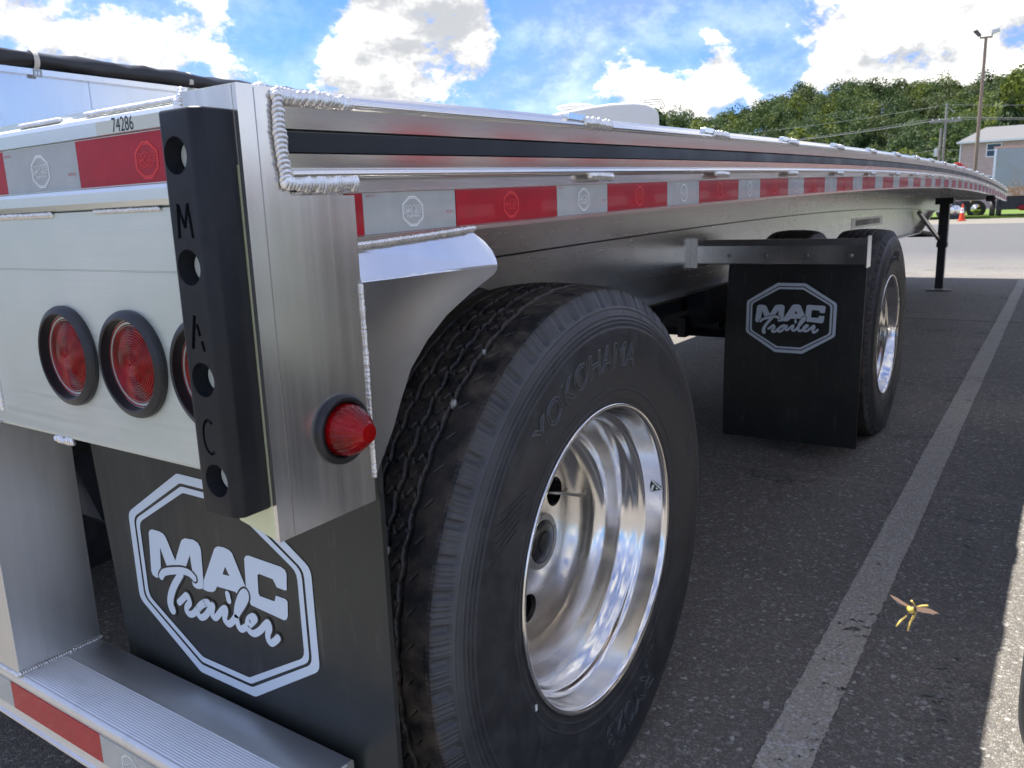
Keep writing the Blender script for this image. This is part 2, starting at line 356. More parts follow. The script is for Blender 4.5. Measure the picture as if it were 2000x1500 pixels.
# ------------------------------------------------------------------ mesh helpers
class MB:
    def __init__(s): s.v = []; s.f = []; s.mi = []
    def add(s, v, f, mi=0):
        o = len(s.v); s.v += [tuple(a) for a in v]; s.f += [tuple(i+o for i in q) for q in f]; s.mi += [mi]*len(f); return s
    def box(s, a, b, mi=0):
        x0, y0, z0 = a; x1, y1, z1 = b
        return s.add([(x0, y0, z0), (x1, y0, z0), (x1, y1, z0), (x0, y1, z0), (x0, y0, z1), (x1, y0, z1), (x1, y1, z1), (x0, y1, z1)],
                     [(0, 3, 2, 1), (4, 5, 6, 7), (0, 1, 5, 4), (1, 2, 6, 5), (2, 3, 7, 6), (3, 0, 4, 7)], mi)
    def prism(s, poly, axis, a, b, mi=0):
        n = len(poly)
        def P(u, v, t): return {'x': (t, u, v), 'y': (u, t, v), 'z': (u, v, t)}[axis]
        v = [P(u, w, a) for u, w in poly] + [P(u, w, b) for u, w in poly]
        f = [tuple(range(n))[::-1], tuple(range(n, 2*n))] + [(i, (i+1) % n, (i+1) % n+n, i+n) for i in range(n)]
        return s.add(v, f, mi)
    def tube(s, pts, r, seg=10, cap=True, mi=0):
        pts = [Vector(p) for p in pts]; n = len(pts); v = []
        rr = r if isinstance(r, (list, tuple)) else [r]*n
        for i, p in enumerate(pts):
            t = (pts[min(i+1, n-1)] - pts[max(i-1, 0)]).normalized()
            a = t.orthogonal().normalized() if i == 0 else (a - t*a.dot(t)).normalized()
            b = t.cross(a)
            for k in range(seg):
                th = 2*PI*k/seg; v.append(p + (a*math.cos(th)+b*math.sin(th))*rr[i])
        f = [(i*seg+k, i*seg+(k+1) % seg, (i+1)*seg+(k+1) % seg, (i+1)*seg+k) for i in range(n-1) for k in range(seg)]
        if cap: f += [tuple(range(seg))[::-1], tuple(range((n-1)*seg, n*seg))]
        return s.add(v, f, mi)
    def lathe(s, prof, seg=48, axis='x', c=(0, 0, 0), closed=False, mi=0):
        """prof: (t along axis, r)"""
        v = []; n = len(prof)
        for t, r in prof:
            for k in range(seg):
                th = 2*PI*k/seg; a, b = r*math.cos(th), r*math.sin(th)
                q = {'x': (t, a, b), 'y': (a, t, b), 'z': (a, b, t)}[axis]
                v.append((q[0]+c[0], q[1]+c[1], q[2]+c[2]))
        f = []
        for i in range(n if closed else n-1):
            j = (i+1) % n
            f += [(i*seg+k, i*seg+(k+1) % seg, j*seg+(k+1) % seg, j*seg+k) for k in range(seg)]
        return s.add(v, f, mi)
    def ball(s, c, r, seg=10, rings=6, R=None, mi=0):
        c = Vector(c); r = Vector(r) if not isinstance(r, (int, float)) else Vector((r, r, r)); v = []
        for i in range(rings+1):
            ph = PI*i/rings
            for k in range(seg):
                th = 2*PI*k/seg; q = Vector((r.x*math.sin(ph)*math.cos(th), r.y*math.sin(ph)*math.sin(th), r.z*math.cos(ph)))
                v.append(c + (R @ q if R else q))
        f = [(i*seg+k, (i+1)*seg+k, (i+1)*seg+(k+1) % seg, i*seg+(k+1) % seg) for i in range(rings) for k in range(seg)]
        return s.add(v, f, mi)
    def build(s, name, mats, parent=None, smooth=False, angle=None, loc=None, fix=True):
        me = bpy.data.meshes.new(name); me.from_pydata(s.v, [], s.f)
        if not isinstance(mats, (list, tuple)): mats = [mats]
        for q in mats: me.materials.append(q)
        if len(mats) > 1: me.polygons.foreach_set('material_index', s.mi)
        if fix:
            bm = bmesh.new(); bm.from_mesh(me); bmesh.ops.remove_doubles(bm, verts=bm.verts, dist=1e-6)
            bmesh.ops.recalc_face_normals(bm, faces=bm.faces); bm.to_mesh(me); bm.free()
        if smooth or angle:
            me.polygons.foreach_set('use_smooth', [True]*len(me.polygons))
            if angle: me.set_sharp_from_angle(angle=math.radians(angle))
        o = bpy.data.objects.new(name, me); C.objects.link(o)
        if parent: o.parent = parent
        if loc: o.location = loc
        return o
def link_mesh(name, me, parent=None, loc=(0, 0, 0), rot=None):
    o = bpy.data.objects.new(name, me); C.objects.link(o); o.parent = parent; o.location = loc
    if rot: o.rotation_euler = rot
    return o
def tag(o, label=None, cat=None, group=None, kind=None):
    if label: o['label'] = label
    if cat: o['category'] = cat
    if group: o['group'] = group
    if kind: o['kind'] = kind
    return o
def empty(name, loc=(0, 0, 0), rz=0):
    o = bpy.data.objects.new(name, None); C.objects.link(o); o.location = loc; o.rotation_euler = (0, 0, rz); o.empty_display_size = .2
    return o
def bevel(o, w, seg=2, lim=40):
    md = o.modifiers.new('bevel', 'BEVEL'); md.width = w; md.segments = seg; md.limit_method = 'ANGLE'; md.angle_limit = math.radians(lim)
    apply_mods(o); return o
def apply_mods(o):
    dg = bpy.context.evaluated_depsgraph_get(); dg.update()
    me = bpy.data.meshes.new_from_object(o.evaluated_get(dg)); old = o.data
    o.modifiers.clear(); o.data = me
def boolean(o, cutters):
    tmp = []
    for cmb in cutters:
        c = cmb.build('cutter_tmp', M['black']); tmp.append(c)
        md = o.modifiers.new('b', 'BOOLEAN'); md.object = c; md.operation = 'DIFFERENCE'; md.solver = 'EXACT'
    apply_mods(o)
    for c in tmp: bpy.data.objects.remove(c)
def text_data(body, size=1.0, bold=0.0, outline=None, align='CENTER', sx=1.0):
    cu = bpy.data.curves.new('t', 'FONT'); cu.body = body; cu.size = size; cu.align_x = align; cu.offset = bold
    cu.resolution_u = 3
    if outline: cu.fill_mode = 'NONE'; cu.bevel_depth = outline; cu.bevel_resolution = 0
    o = bpy.data.objects.new('t', cu); C.objects.link(o)
    dg = bpy.context.evaluated_depsgraph_get(); dg.update()
    me = o.evaluated_get(dg).to_mesh()
    v = [(p.co.x*sx, p.co.y, p.co.z) for p in me.vertices]; f = [tuple(p.vertices) for p in me.polygons]
    o.evaluated_get(dg).to_mesh_clear(); bpy.data.objects.remove(o)
    return v, f

# ------------------------------------------------------------------ ground and setting
g = MB(); g.add([(-600, -600, 0), (600, -600, 0), (600, 600, 0), (-600, 600, 0)], [(0, 1, 2, 3)])
go = g.build('ground', M['asphalt']); tag(go, kind='structure')
def sheet(name, x0, x1, y0, y1, z, m):
    cx = (x0+x1)/2; o = MB().add([(x0-cx, y0, z), (x1-cx, y0, z), (x1-cx, y1, z), (x0-cx, y1, z)], [(0, 1, 2, 3)]).build(name, m, loc=(cx, 0, 0)); return o
s1 = sheet('parking_stripe', .235, .355, -1.5, 12.9, .0035, M['stripe']); tag(s1, kind='structure')
s2 = sheet('old_stripe', .50, .565, -1.5, 12.0, .0035, M['stripe_faint']); tag(s2, kind='structure')
s3 = sheet('yellow_line', -9, 9, 40.2, 40.5, .0045, M['stripe_yellow']); tag(s3, kind='structure')
s4 = sheet('concrete_apron', -60, 60, 42, 53, .004, M['concrete']); tag(s4, kind='structure')
_rg = random.Random(9); _gv = MB()
for _i in range(420):
    _x = _rg.uniform(-.6, .68); _y = _rg.uniform(.2, 1) ** 1.5*7+.3; _s = _rg.uniform(.0012, .0032)
    _q = MB().ball((_x, _y, _s*.5), (_s*_rg.uniform(.8, 1.5), _s, _s*.6), 6, 4, Matrix.Rotation(_rg.uniform(0, 6), 3, 'Z'))
    _gv.add(_q.v, _q.f)
tag(_gv.build('loose_gravel', mat('loose_gravel_grey', (.36, .34, .31), .85)), 'tiny loose pale stones scattered over the shaded asphalt', 'gravel', kind='stuff')
gr = MB().box((-90, 53, 0), (90, 86, .12)).build('lawn', M['grass']); tag(gr, kind='structure')

# ------------------------------------------------------------------ the flatbed trailer
L_TR = 13.2
_ky = np.array([0, .7, 1.73, 3.13, 4.57, 6.76, 8.5, 10.16, 12.0, 13.4]); _kz = np.array([1.277, 1.296, 1.326, 1.352, 1.374, 1.385, 1.373, 1.345, 1.295, 1.25])
_pc = np.polyfit(_ky, _kz, 4)
def zt(y): return float(np.polyval(_pc, max(y, 0)))
trailer = empty('flatbed_trailer', (0, 0, 0))
tag(trailer, 'long silver flatbed trailer filling the foreground, black dock bumper on its rear corner post', 'trailer')
T = trailer
def sweep(prof, y0=.15, y1=L_TR, step=.22, side=1, curve=zt, closed=True, mi=0, mb=None):
    mb = mb or MB(); n = max(1, int(round((y1-y0)/step))); P = len(prof); v = []
    for i in range(n+1):
        y = y0+(y1-y0)*i/n; z = curve(y)
        for x, dz in prof: v.append((x if side > 0 else -2.59-x, y, z+dz))
    f = []
    for i in range(n):
        for k in range(P if closed else P-1):
            a, b = k, (k+1) % P; f.append((i*P+a, i*P+b, (i+1)*P+b, (i+1)*P+a))
    if closed: f += [tuple(range(P)), tuple(range(n*P, n*P+P))[::-1]]
    return mb.add(v, f, mi)
def arc(cx, cz, r, a0, a1, n):
    return [(cx+r*math.cos(math.radians(a0+(a1-a0)*i/n)), cz+r*math.sin(math.radians(a0+(a1-a0)*i/n))) for i in range(n+1)]
prof = ([(-.05, -.003), (-.012, 0.0)] + arc(-.006, -.004, .004, 90, 10, 2) + arc(.000, -.0125, .0045, 80, -80, 5) +
        [(-.0060, -.018), (-.0088, -.040), (-.026, -.041), (-.026, -.065), (-.0052, -.066), (-.0070, -.0815)] + arc(.002, -.0875, .0055, 85, -85, 5) +
        [(-.011, -.094), (-.011, -.104), (-.007, -.1055), (-.007, -.1085), (-.012, -.109), (-.012, -.1585), (-.006, -.1595), (-.006, -.165), (-.045, -.166), (-.045, -.160), (-.05, -.03)])
for side in (1, -1):
    o = sweep(prof, .056, L_TR, side=side).build('side_rail', M['alu_y'], T, angle=35)
    sweep([(-.0255, -.0415), (-.0135, -.0425), (-.0135, -.0635), (-.0255, -.0645)], .056, L_TR, side=side).build('rubber_insert', M['black'], T)
# deck planks (long extruded boards)
nb = 10
for i in range(nb):
    x0 = -2.54+i*(2.49/nb); x1 = x0+2.49/nb-.004
    sweep([(x0, -.006), (x1, -.006), (x1, -.034), (x0, -.034)], .02, L_TR, .6).build('deck_plank', M['alu_y'], T)
# crossmembers
y = .35; k = 0
cmx = None
while y < L_TR-.1:
    mb = MB(); z = zt(y)
    mb.box((-2.54, y-.03, z-.150), (-.05, y+.03, z-.144)); mb.box((-2.54, y-.003, z-.144), (-.05, y+.003, z-.036)); mb.box((-2.54, y-.03, z-.0415), (-.05, y+.03, z-.0355))
    mb.build('crossmember', M['alu_beam'], T); y += .305

# tape segments with emblem
MAC_M = [(-0.1673, 0.0516), (-0.1632, 0.0575), (-0.1554, 0.0603), (-0.1355, 0.0607), (-0.1248, 0.0585), (-0.119, 0.0526), (-0.1012, 0.0176), (-0.081, 0.0518), (-0.0756, 0.0589), (-0.0668, 0.063), (-0.0454, 0.0652), (-0.0342, 0.0624), (-0.029, 0.0559), (-0.0284, 0.0492), (-0.0313, 0.0006), (-0.0348, -0.0146), (-0.0437, -0.0177), (-0.0531, -0.019), (-0.0605, -0.016), (-0.0623, -0.0086), (-0.058, 0.0117), (-0.0591, 0.0366), (-0.0744, 0.0123), (-0.1267, 0.0012), (-0.14, 0.0323), (-0.1456, -0.0085), (-0.1556, -0.0251), (-0.1637, -0.0264), (-0.1719, -0.0238), (-0.1748, -0.0171)]
MAC_A = [(-0.0306, -0.0001), (0.0058, 0.06), (0.0103, 0.0642), (0.017, 0.0673), (0.0306, 0.0686), (0.0424, 0.067), (0.0491, 0.0635), (0.0732, 0.014), (0.0513, -0.0043), (0.0472, 0.0002), (0.0026, -0.002), (-0.0039, -0.0108), (-0.0123, -0.0151), (-0.0241, -0.0167), (-0.0342, -0.0157)]
MAC_AH = [(0.0285, 0.037), (0.02, 0.0226), (0.0365, 0.0235)]
MAC_C = [(0.0769, 0.0607), (0.0813, 0.0661), (0.0885, 0.0681), (0.1585, 0.0663), (0.1667, 0.0635), (0.1691, 0.0578), (0.1662, 0.0329), (0.1623, 0.0311), (0.145, 0.0316), (0.1405, 0.0385), (0.1377, 0.0426), (0.1077, 0.0438), (0.1039, 0.041), (0.1018, 0.0113), (0.1047, 0.0079), (0.135, 0.0075), (0.1375, 0.0089), (0.1409, 0.0178), (0.1616, 0.0175), (0.1655, 0.0145), (0.1631, -0.0084), (0.1594, -0.015), (0.1536, -0.0177), (0.082, -0.0127), (0.0796, -0.01), (0.0737, 0.0125)]
TR1 = [(-0.1467, -0.0206), (-0.1393, -0.0125), (-0.1269, -0.0069), (-0.1062, -0.0009), (-0.0835, 0.004), (-0.0673, 0.0043), (-0.0574, 0.0005), (-0.0546, -0.0015)]
TR2 = [(-0.0888, -0.0025), (-0.0974, -0.0116), (-0.1115, -0.0275), (-0.1233, -0.0449), (-0.129, -0.0591), (-0.1294, -0.0684), (-0.1263, -0.074)]
TR3 = [(-0.1047, -0.0561), (-0.0934, -0.0473), (-0.0806, -0.0375), (-0.0758, -0.0437), (-0.0754, -0.0499), (-0.084, -0.0584), (-0.086, -0.0661), (-0.08, -0.0703), (-0.0686, -0.0665), (-0.0574, -0.0568), (-0.0462, -0.0459), (-0.033, -0.0377), (-0.0244, -0.0359), (-0.039, -0.0423), (-0.0512, -0.0516), (-0.0569, -0.0611), (-0.0501, -0.0677), (-0.0373, -0.0621), (-0.0231, -0.0478), (-0.0136, -0.0374), (-0.0172, -0.048), (-0.018, -0.0552), (-0.0114, -0.0583), (-0.002, -0.0509), (0.0086, -0.0403), (0.0184, -0.0343), (0.017, -0.0424), (0.0137, -0.0501), (0.0146, -0.0568), (0.0229, -0.0594), (0.0356, -0.0494), (0.0477, -0.0342), (0.0625, -0.0169), (0.0731, -0.0017), (0.0713, 0.0061), (0.0613, -0.0013), (0.0503, -0.0184), (0.0437, -0.037), (0.0446, -0.0538), (0.0509, -0.0602), (0.0627, -0.0539), (0.0774, -0.0431), (0.0883, -0.0326), (0.084, -0.0304), (0.0735, -0.0374), (0.0685, -0.0472), (0.0706, -0.0568), (0.082, -0.0589), (0.0975, -0.0492), (0.1082, -0.0388), (0.1179, -0.0312), (0.1199, -0.0397), (0.1146, -0.0494), (0.1143, -0.0594), (0.1201, -0.0636), (0.1306, -0.0564), (0.1371, -0.05)]
def smooth_line(p, n=3):
    q = [Vector((a, b, 0)) for a, b in p]; out = []
    for i in range(len(q)-1):
        a, b, c, d = q[max(i-1, 0)], q[i], q[i+1], q[min(i+2, len(q)-1)]
        for k in range(n):
            t = k/n; out.append(.5*((2*b)+(-a+c)*t+(2*a-5*b+4*c-d)*t*t+(-a+3*b-3*c+d)*t**3))
    out.append(q[-1]); return out
def stroke(mb, pts, w, h, mi=0, n=3, e=1.2e-5):
    """flat rounded stroke made of quads plus round joints, each a hair above the last"""
    p = smooth_line(pts, n); N_ = len(p); wd = w if isinstance(w, (list, tuple)) else [w]*N_
    if len(wd) != N_: wd = [wd[0]+(wd[-1]-wd[0])*i/(N_-1) for i in range(N_)]
    for i in range(N_-1):
        t = (p[i+1]-p[i]).normalized(); nn = Vector((-t.y, t.x, 0)); a, b = wd[i]/2, wd[i+1]/2; z = h+(i % 7)*e
        mb.add([(*(p[i]+nn*a).xy, z), (*(p[i]-nn*a).xy, z), (*(p[i+1]-nn*b).xy, z), (*(p[i+1]+nn*b).xy, z)], [(0, 1, 2, 3)], mi)
    for i in range(N_):
        z = h+7*e+(i % 5)*e
        mb.add([(p[i].x+wd[i]/2*math.cos(2*PI*k/10), p[i].y+wd[i]/2*math.sin(2*PI*k/10), z) for k in range(10)], [tuple(range(10))], mi)
def fill(mb, outer, holes, h, mi=0):
    """triangulated polygon with holes"""
    from mathutils.geometry import tessellate_polygon
    lists = [[Vector((a, b, 0)) for a, b in outer]] + [[Vector((a, b, 0)) for a, b in q] for q in holes]
    flat = [q for l in lists for q in l]; tris = tessellate_polygon(lists)
    mb.add([(q.x, q.y, h) for q in flat], [tuple(t) for t in tris], mi)
def octo(a, b, ca, cb, rnd=.012):
    """stretched octagon with softly cut corners"""
    p = [(-ca, b), (ca, b), (a, cb), (a, -cb), (ca, -b), (-ca, -b), (-a, -cb), (-a, cb)]; out = []
    for i in range(8):
        P0, P1, P2 = Vector(p[i-1]), Vector(p[i]), Vector(p[(i+1) % 8]); r = rnd if i in (2, 3, 6, 7) else rnd*.4
        u, v = P1+(P0-P1).normalized()*r, P1+(P2-P1).normalized()*r
        for t in (0, .33, .67, 1): out.append(tuple((1-t)**2*u+2*t*(1-t)*P1+t*t*v))
    return out
def ring_fill(mb, o, i, h, mi=0):
    n = len(o); mb.add([(*q, h) for q in o]+[(*q, h) for q in i], [(k, (k+1) % n, n+(k+1) % n, n+k) for k in range(n)], mi)
def emblem_mesh(full=True):
    mb = MB()
    ring_fill(mb, octo(.221, .170, .068, .078), octo(.206, .155, .063, .072), 0)
    ring_fill(mb, octo(.201, .150, .061, .070), octo(.191, .140, .058, .066), 0)
    if full:
        fill(mb, MAC_M, [], 0); fill(mb, MAC_A, [MAC_AH], 0); fill(mb, MAC_C, [], 0)
        for s_, w in ((TR1, .0125), (TR2, [.0125, .0185]), (TR3, .0115)):
            stroke(mb, s_, [q+.0065 for q in w] if isinstance(w, list) else w+.0065, .0002, 1)
        for s_, w in ((TR1, .0125), (TR2, [.0125, .0185]), (TR3, .0115)): stroke(mb, s_, w, .0005, 0)
        stroke(mb, [(.0275, -.0085), (.0290, -.0185)], [.0115, .0115], .0005, 0)
    else:
        for L_ in (MAC_M, MAC_A, MAC_C):
            q = L_+[L_[0]]
            for i in range(len(q)-1):
                a, b = Vector(q[i]), Vector(q[i+1]); t = (b-a).normalized(); nn = Vector((-t.y, t.x))*.0035
                mb.add([(*(a+nn), 0), (*(a-nn), 0), (*(b-nn), 0), (*(b+nn), 0)], [(0, 1, 2, 3)])
        stroke(mb, TR1, .007, 0, n=1); stroke(mb, TR2, .008, 0, n=1); stroke(mb, TR3, .007, 0, n=1)
    return mb
def emb_obj(mb, name, mats):
    o = mb.build(name, mats, fix=False); me = o.data; bpy.data.objects.remove(o); return me
EM_SMALL_W = emb_obj(emblem_mesh(False), 'emblem', M['print_white']); EM_SMALL_R = emb_obj(emblem_mesh(False), 'emblem', M['print_pinkred'])
EM_BIG = emb_obj(emblem_mesh(True), 'emblem', [M['print'], M['flap_flat']])
tv, tf = text_data('DOT-C2', 1.0)
dm = MB(); dm.add(tv, tf); DOT = emb_obj(dm, 'small_print', M['print_red'])
def tape(y0, y1, red, side, em):
    x = -.0118 if side > 0 else -2.59+.0118; s = 1 if side > 0 else -1
    mb = sweep([(-.0118, -.1095), (-.0106, -.1095), (-.0106, -.158), (-.0118, -.158)], y0, y1, .1, side)
    t = mb.build('red_tape' if red else 'silver_tape', M['tape_red' if red else 'tape_white'], T)
    if em:
        ym = (y0+y1)/2; slope = (zt(ym+.05)-zt(ym-.05))/.1
        e = link_mesh('emblem', EM_SMALL_R if red else EM_SMALL_W, t, (-.0101, ym, zt(ym)-.134), (PI/2, math.atan(slope)*-1, PI/2))
        e.scale = (.092, .112, 1)
        e.rotation_euler = Matrix(((0, 0, 1), (1, 0, 0), (0, 1, 0))).to_euler()
        if not red:
            for (yy, dz, fl) in ((y0+.013, -.1145, 1), (y1-.013, -.139, 0)):
                d = link_mesh('small_print', DOT, t, (-.0101, yy, zt(yy)+dz), Matrix(((0, 0, 1), (1, 0, 0), (0, 1, 0))).to_euler()); d.scale = (.0042, .0042, 1)
    return t
for side in (1, -1):
    tape(.145, .1735, True, side, False); y = .174; k = 0
    while y < L_TR-.2:
        tape(y, y+.178, False, side, side > 0 and k < 7); tape(y+.180, min(y+.449, L_TR-.02), True, side, side > 0 and k < 7); y += .449+.002; k += 1

# welds: overlapping ripples
def weld_mb(pts, w, h, pitch=.0036, nrm=(1, 0, 0), mb=None, lean=.5, jit=.12):
    mb = mb or MB(); pts = [Vector(p) for p in pts]; nrm = Vector(nrm).normalized()
    seglen = [(pts[i+1]-pts[i]).length for i in range(len(pts)-1)]; tot = sum(seglen); n = max(3, int(tot/pitch)); rg = random.Random(int(tot*1e5)+len(pts))
    for i in range(n+1):
        s = tot*i/n; j = 0
        while j < len(seglen)-1 and s > seglen[j]: s -= seglen[j]; j += 1
        p = pts[j].lerp(pts[j+1], min(1, s/max(seglen[j], 1e-9))); t = (pts[j+1]-pts[j]).normalized(); b = nrm.cross(t).normalized(); n2 = t.cross(b)
        wj = w*(1+jit*(rg.random()-.5)*2); hj = h*(1+jit*(rg.random()-.5))
        R = Matrix((t, b, n2)).transposed() @ Matrix.Rotation(-lean, 3, 'Y')
        mb.ball(p+b*(rg.random()-.5)*w*.08, (pitch*1.25, wj/2, hj), 12, 6, R)
    return mb
def weld(pts, w, h, pitch=.0036, nrm=(1, 0, 0), parent=T, lean=.5, jit=.12):
    return weld_mb(pts, w, h, pitch, nrm, None, lean, jit).build('weld_bead', M['weld'], parent, smooth=True, fix=False)

# corner post (a hollow square tube cut around the rail)
for side in (1, -1):
    mb = MB(); sx = (lambda x: x) if side > 0 else (lambda x: -2.59-x)
    yz = [(0, .80), (.15, .80), (.15, 1.170), (.055, 1.170), (.055, 1.277), (0, 1.277)]
    pl = [(sx(a), b) for a, b in ((-.0665, .8135), (-.0062, .8008), (-.0062, 1.277), (-.0912, 1.277), (-.0912, 1.235), (-.0665, 1.235))]
    mb.prism([(max(a, -.0012), b) for a, b in [(-.0012, .80), (.15, .80), (.15, 1.170), (.055, 1.170), (.055, 1.277), (-.0012, 1.277)]], 'x', sx(-.006), sx(0), 0)                       # side face
    mb.prism([(.0065, .816), (.148, .816), (.148, 1.165), (.0065, 1.165)], 'x', sx(-.0665), sx(-.0605), 0)  # inner wall
    mb.prism(pl, 'y', -.0008, .006, 1)
    po = mb.build('corner_post', [M['alu_v'], M['alu_lime']], T)
    # rear face upper area keeps the brushed look: a cover plate
    MB().box((min(sx(-.0908), sx(-.0064)), -.0016, 1.2), (max(sx(-.0908), sx(-.0064)), -.0009, 1.2766)).build('post_cap_plate', M['alu_v'], T)
    MB().box((min(sx(-.0900), sx(-.0004)), .0004, 1.2715), (max(sx(-.0900), sx(-.0004)), .054, 1.2775)).build('post_top_plate', M['alu_v'], T)
# thin extrusion seam line on the side face
MB().box((-.0002, .0195, .802), (.0004, .0202, 1.275)).build('seam_line', M['steel'], T)
# beads
weld([(.0035, .049, 1.186), (.0035, .046, 1.215), (.0035, .046, 1.245), (.0035, .046, 1.268)], .0175, .0024, .0050, lean=.40, jit=.16)
weld([(.004, .046, 1.183), (.005, .062, 1.181), (.005, .10, 1.1825), (.005, .148, 1.184)], .0185, .0026, .0044, lean=.40, jit=.28)
weld([(.003, .044, 1.270), (.003, .075, 1.2695), (.003, .115, 1.2705), (.003, .148, 1.2695)], .0145, .0026, .0046, lean=.40, jit=.28)
weld([(-.008, .036, 1.2785), (-.03, .040, 1.2785), (-.06, .042, 1.2785)], .012, .0035, .0040, (0, 0, 1))
# spacer blocks and welds along the rub rail
y = .70
sb = MB().box((-.010, -.055, -.004), (.0025, 0, .007)); sbo = sb.build('spacer_block', M['alu_y'], T); bevel(sbo, .0008, 1); SB = sbo.data; first = True
wu = weld_mb([(.0035, 0, 0), (.0035, .05, .001), (.0035, .09, 0)], .017, .0045, .0042, lean=.7, jit=.3); wuo = wu.build('weld_bead', M['weld'], T, smooth=True, fix=False); WU = wuo.data
while y < L_TR-.4:
    if first: a, b = sbo, wuo; first = False
    else: a = link_mesh('spacer_block', SB, T); b = link_mesh('weld_bead', WU, T)
    a.location = (0, y, zt(y)-.003); b.location = (0, y, zt(y)-.008)
    l = link_mesh('weld_bead', WU, T, (.001, y+.01, zt(y+.05)-.0965)); l.scale = (1, .9, .8)
    y += .61

# rear header across the trailer
hp = [(.10, 1.2715), (.014, 1.2715), (.008, 1.2700), (.0025, 1.2665), (0, 1.2615), (0, 1.2465), (.005, 1.2455), (.005, 1.1895), (-.005, 1.1875), (-.0075, 1.183), (-.0075, 1.1715), (-.004, 1.1655), (.004, 1.163), (.022, 1.163), (.10, 1.163)]
MB().prism(hp, 'x', -2.4985, -.0915).build('rear_header', M['alu_x'], T, angle=25)
MB().prism([(.016, 1.2718), (.016, 1.2790), (.10, 1.2790), (.10, 1.2718)], 'x', -2.4985, -.0935).build('deck_edge_plate', M['alu_x'], T)
pp = [(.009, .862), (.0025, .862), (.0005, .866), (.0005, 1.0905), (.0022, 1.0912), (.0022, 1.0922), (.0005, 1.093), (.0005, 1.1625), (.009, 1.1625)]
MB().prism(pp, 'x', -2.499, -.0915).build('rear_panel', M['panel'], T)
# rear tape, sticker
def rtape(x0, x1, red, em=None):
    t = MB().box((x0, .0036, 1.1905), (x1, .0049, 1.2445)).build('red_tape' if red else 'silver_tape', M['tape_red' if red else 'tape_white'], T)
    if em is not None:
        e = link_mesh('emblem', EM_SMALL_R if red else EM_SMALL_W, t, (em, .0031, 1.2145), (PI/2, 0, 0)); e.scale = (.098, .118, 1)
    return t
rtape(-.310, -.0925, True, -.168); w_ = rtape(-.490, -.3105, False, -.399); rtape(-.762, -.4905, True, -.63); rtape(-.94, -.7625, False, -.85)
xx = -.94
while xx > -2.45: rtape(max(xx-.2715, -2.497), xx-.0005, True); rtape(max(xx-.4495, -2.498), xx-.272, False); xx -= .449
for (xx, zz) in ((-.478, 1.236), (-.326, 1.206)):
    d = link_mesh('small_print', DOT, w_, (xx, .0031, zz), (PI/2, 0, 0)); d.scale = (.0050, .0050, 1)
st = MB().box((-.254, -.0006, 1.2467), (-.0930, .0004, 1.2612)).build('number_sticker', M['sticker'], T)
v, f = text_data('74286', 1.0, bold=.0, sx=.76)
nm = MB(); nm.add(v, f); nmo = nm.build('number_print', M['ink'], st, fix=False); nmo.location = (-.1995, -.0010, 1.2478); nmo.rotation_euler = (PI/2, 0, 0); nmo.scale = (.0225, .0225, 1)
# welds on the rear face
weld([(-.095, .008, 1.2735), (-.20, .008, 1.2735), (-.285, .008, 1.2735)], .008, .0022, .0035, (0, -.6, .8))
weld([(-.345, .008, 1.2730), (-.44, .008, 1.2730)], .008, .0022, .0035, (0, -.6, .8))
weld([(-.091, -.001, 1.262), (-.090, -.001, 1.270), (-.092, .003, 1.279)], .009, .004, .0035, (0, -1, 0))
weld([(-.097, -.0005, 1.2605), (-.100, .001, 1.268)], .008, .003, .0035, (0, -1, 0))
weld([(-.55, -.0005, 1.1605), (-.38, -.0005, 1.1605)], .009, .0025, .0034, (0, -1, -.4))
weld([(-.28, -.0005, 1.1615), (-.15, -.0005, 1.1615)], .006, .0018, .0034, (0, -1, -.4))
weld([(-.695, -.001, .865), (-.66, -.001, .862), (-.62, -.001, .861)], .010, .004, .0040, (0, -1, -.3), jit=.35)
weld([(-.60, -.001, .885), (-.601, -.001, .935)], .008, .003, .0035, (0, -1, 0), jit=.35)
weld([(-.46, .002, .858), (-.44, .003, .857), (-.42, .003, .857)], .012, .005, .0050, (0, -1, -.3), jit=.5)

# dock bumper with four bolt holes and the engraved letters
bm_ = MB().prism([(-.0715, 0), (-.0715, -.036), (-.066, -.0445), (-.018, -.0445), (-.0085, -.036), (-.0085, -.0005)], 'z', .838, 1.2535)
bo = bm_.build('dock_bumper', M['rubber'], T); bevel(bo, .0035, 3, 25)
cut = []
HZ = [(-.0455, 1.2095), (-.0440, 1.1010), (-.0420, .9860), (-.0385, .8775)]
for x, z in HZ: cut.append(MB().lathe([(-.06, .0), (-.06, .0182), (-.0445, .0182), (-.0270, .0155), (-.0270, 0)], 28, 'y', (x, 0, z)))
def cutbar(x0, z0, x1, z1, w=.0052, d=.004):
    a, b = Vector((x0, z0)), Vector((x1, z1)); t = (b-a).normalized(); n = Vector((-t.y, t.x))*w/2
    cut.append(MB().prism([tuple(a+n), tuple(a-n), tuple(b-n), tuple(b+n)], 'y', -.05, -.0445+d))
cutbar(-.0535, 1.130, -.0505, 1.1635); cutbar(-.0500, 1.1620, -.0425, 1.1400, .0044, .0043); cutbar(-.0425, 1.1400, -.0355, 1.1620, .0044, .0039); cutbar(-.0350, 1.1640, -.0315, 1.130, .0044, .0041)
cutbar(-.0525, 1.0180, -.0440, 1.0530); cutbar(-.0415, 1.0440, -.0385, 1.0320, .0044, .0043); cutbar(-.0365, 1.0270, -.0335, 1.0165, .0044, .0039)
pc = [(-.0415+.0105*math.cos(math.radians(a)), .9250+.0185*math.sin(math.radians(a))) for a in range(55, 306, 25)]
for i in range(len(pc)-1): cutbar(*pc[i], *pc[i+1], .0036, .0025+.0001*(i % 3))
boolean(bo, cut)
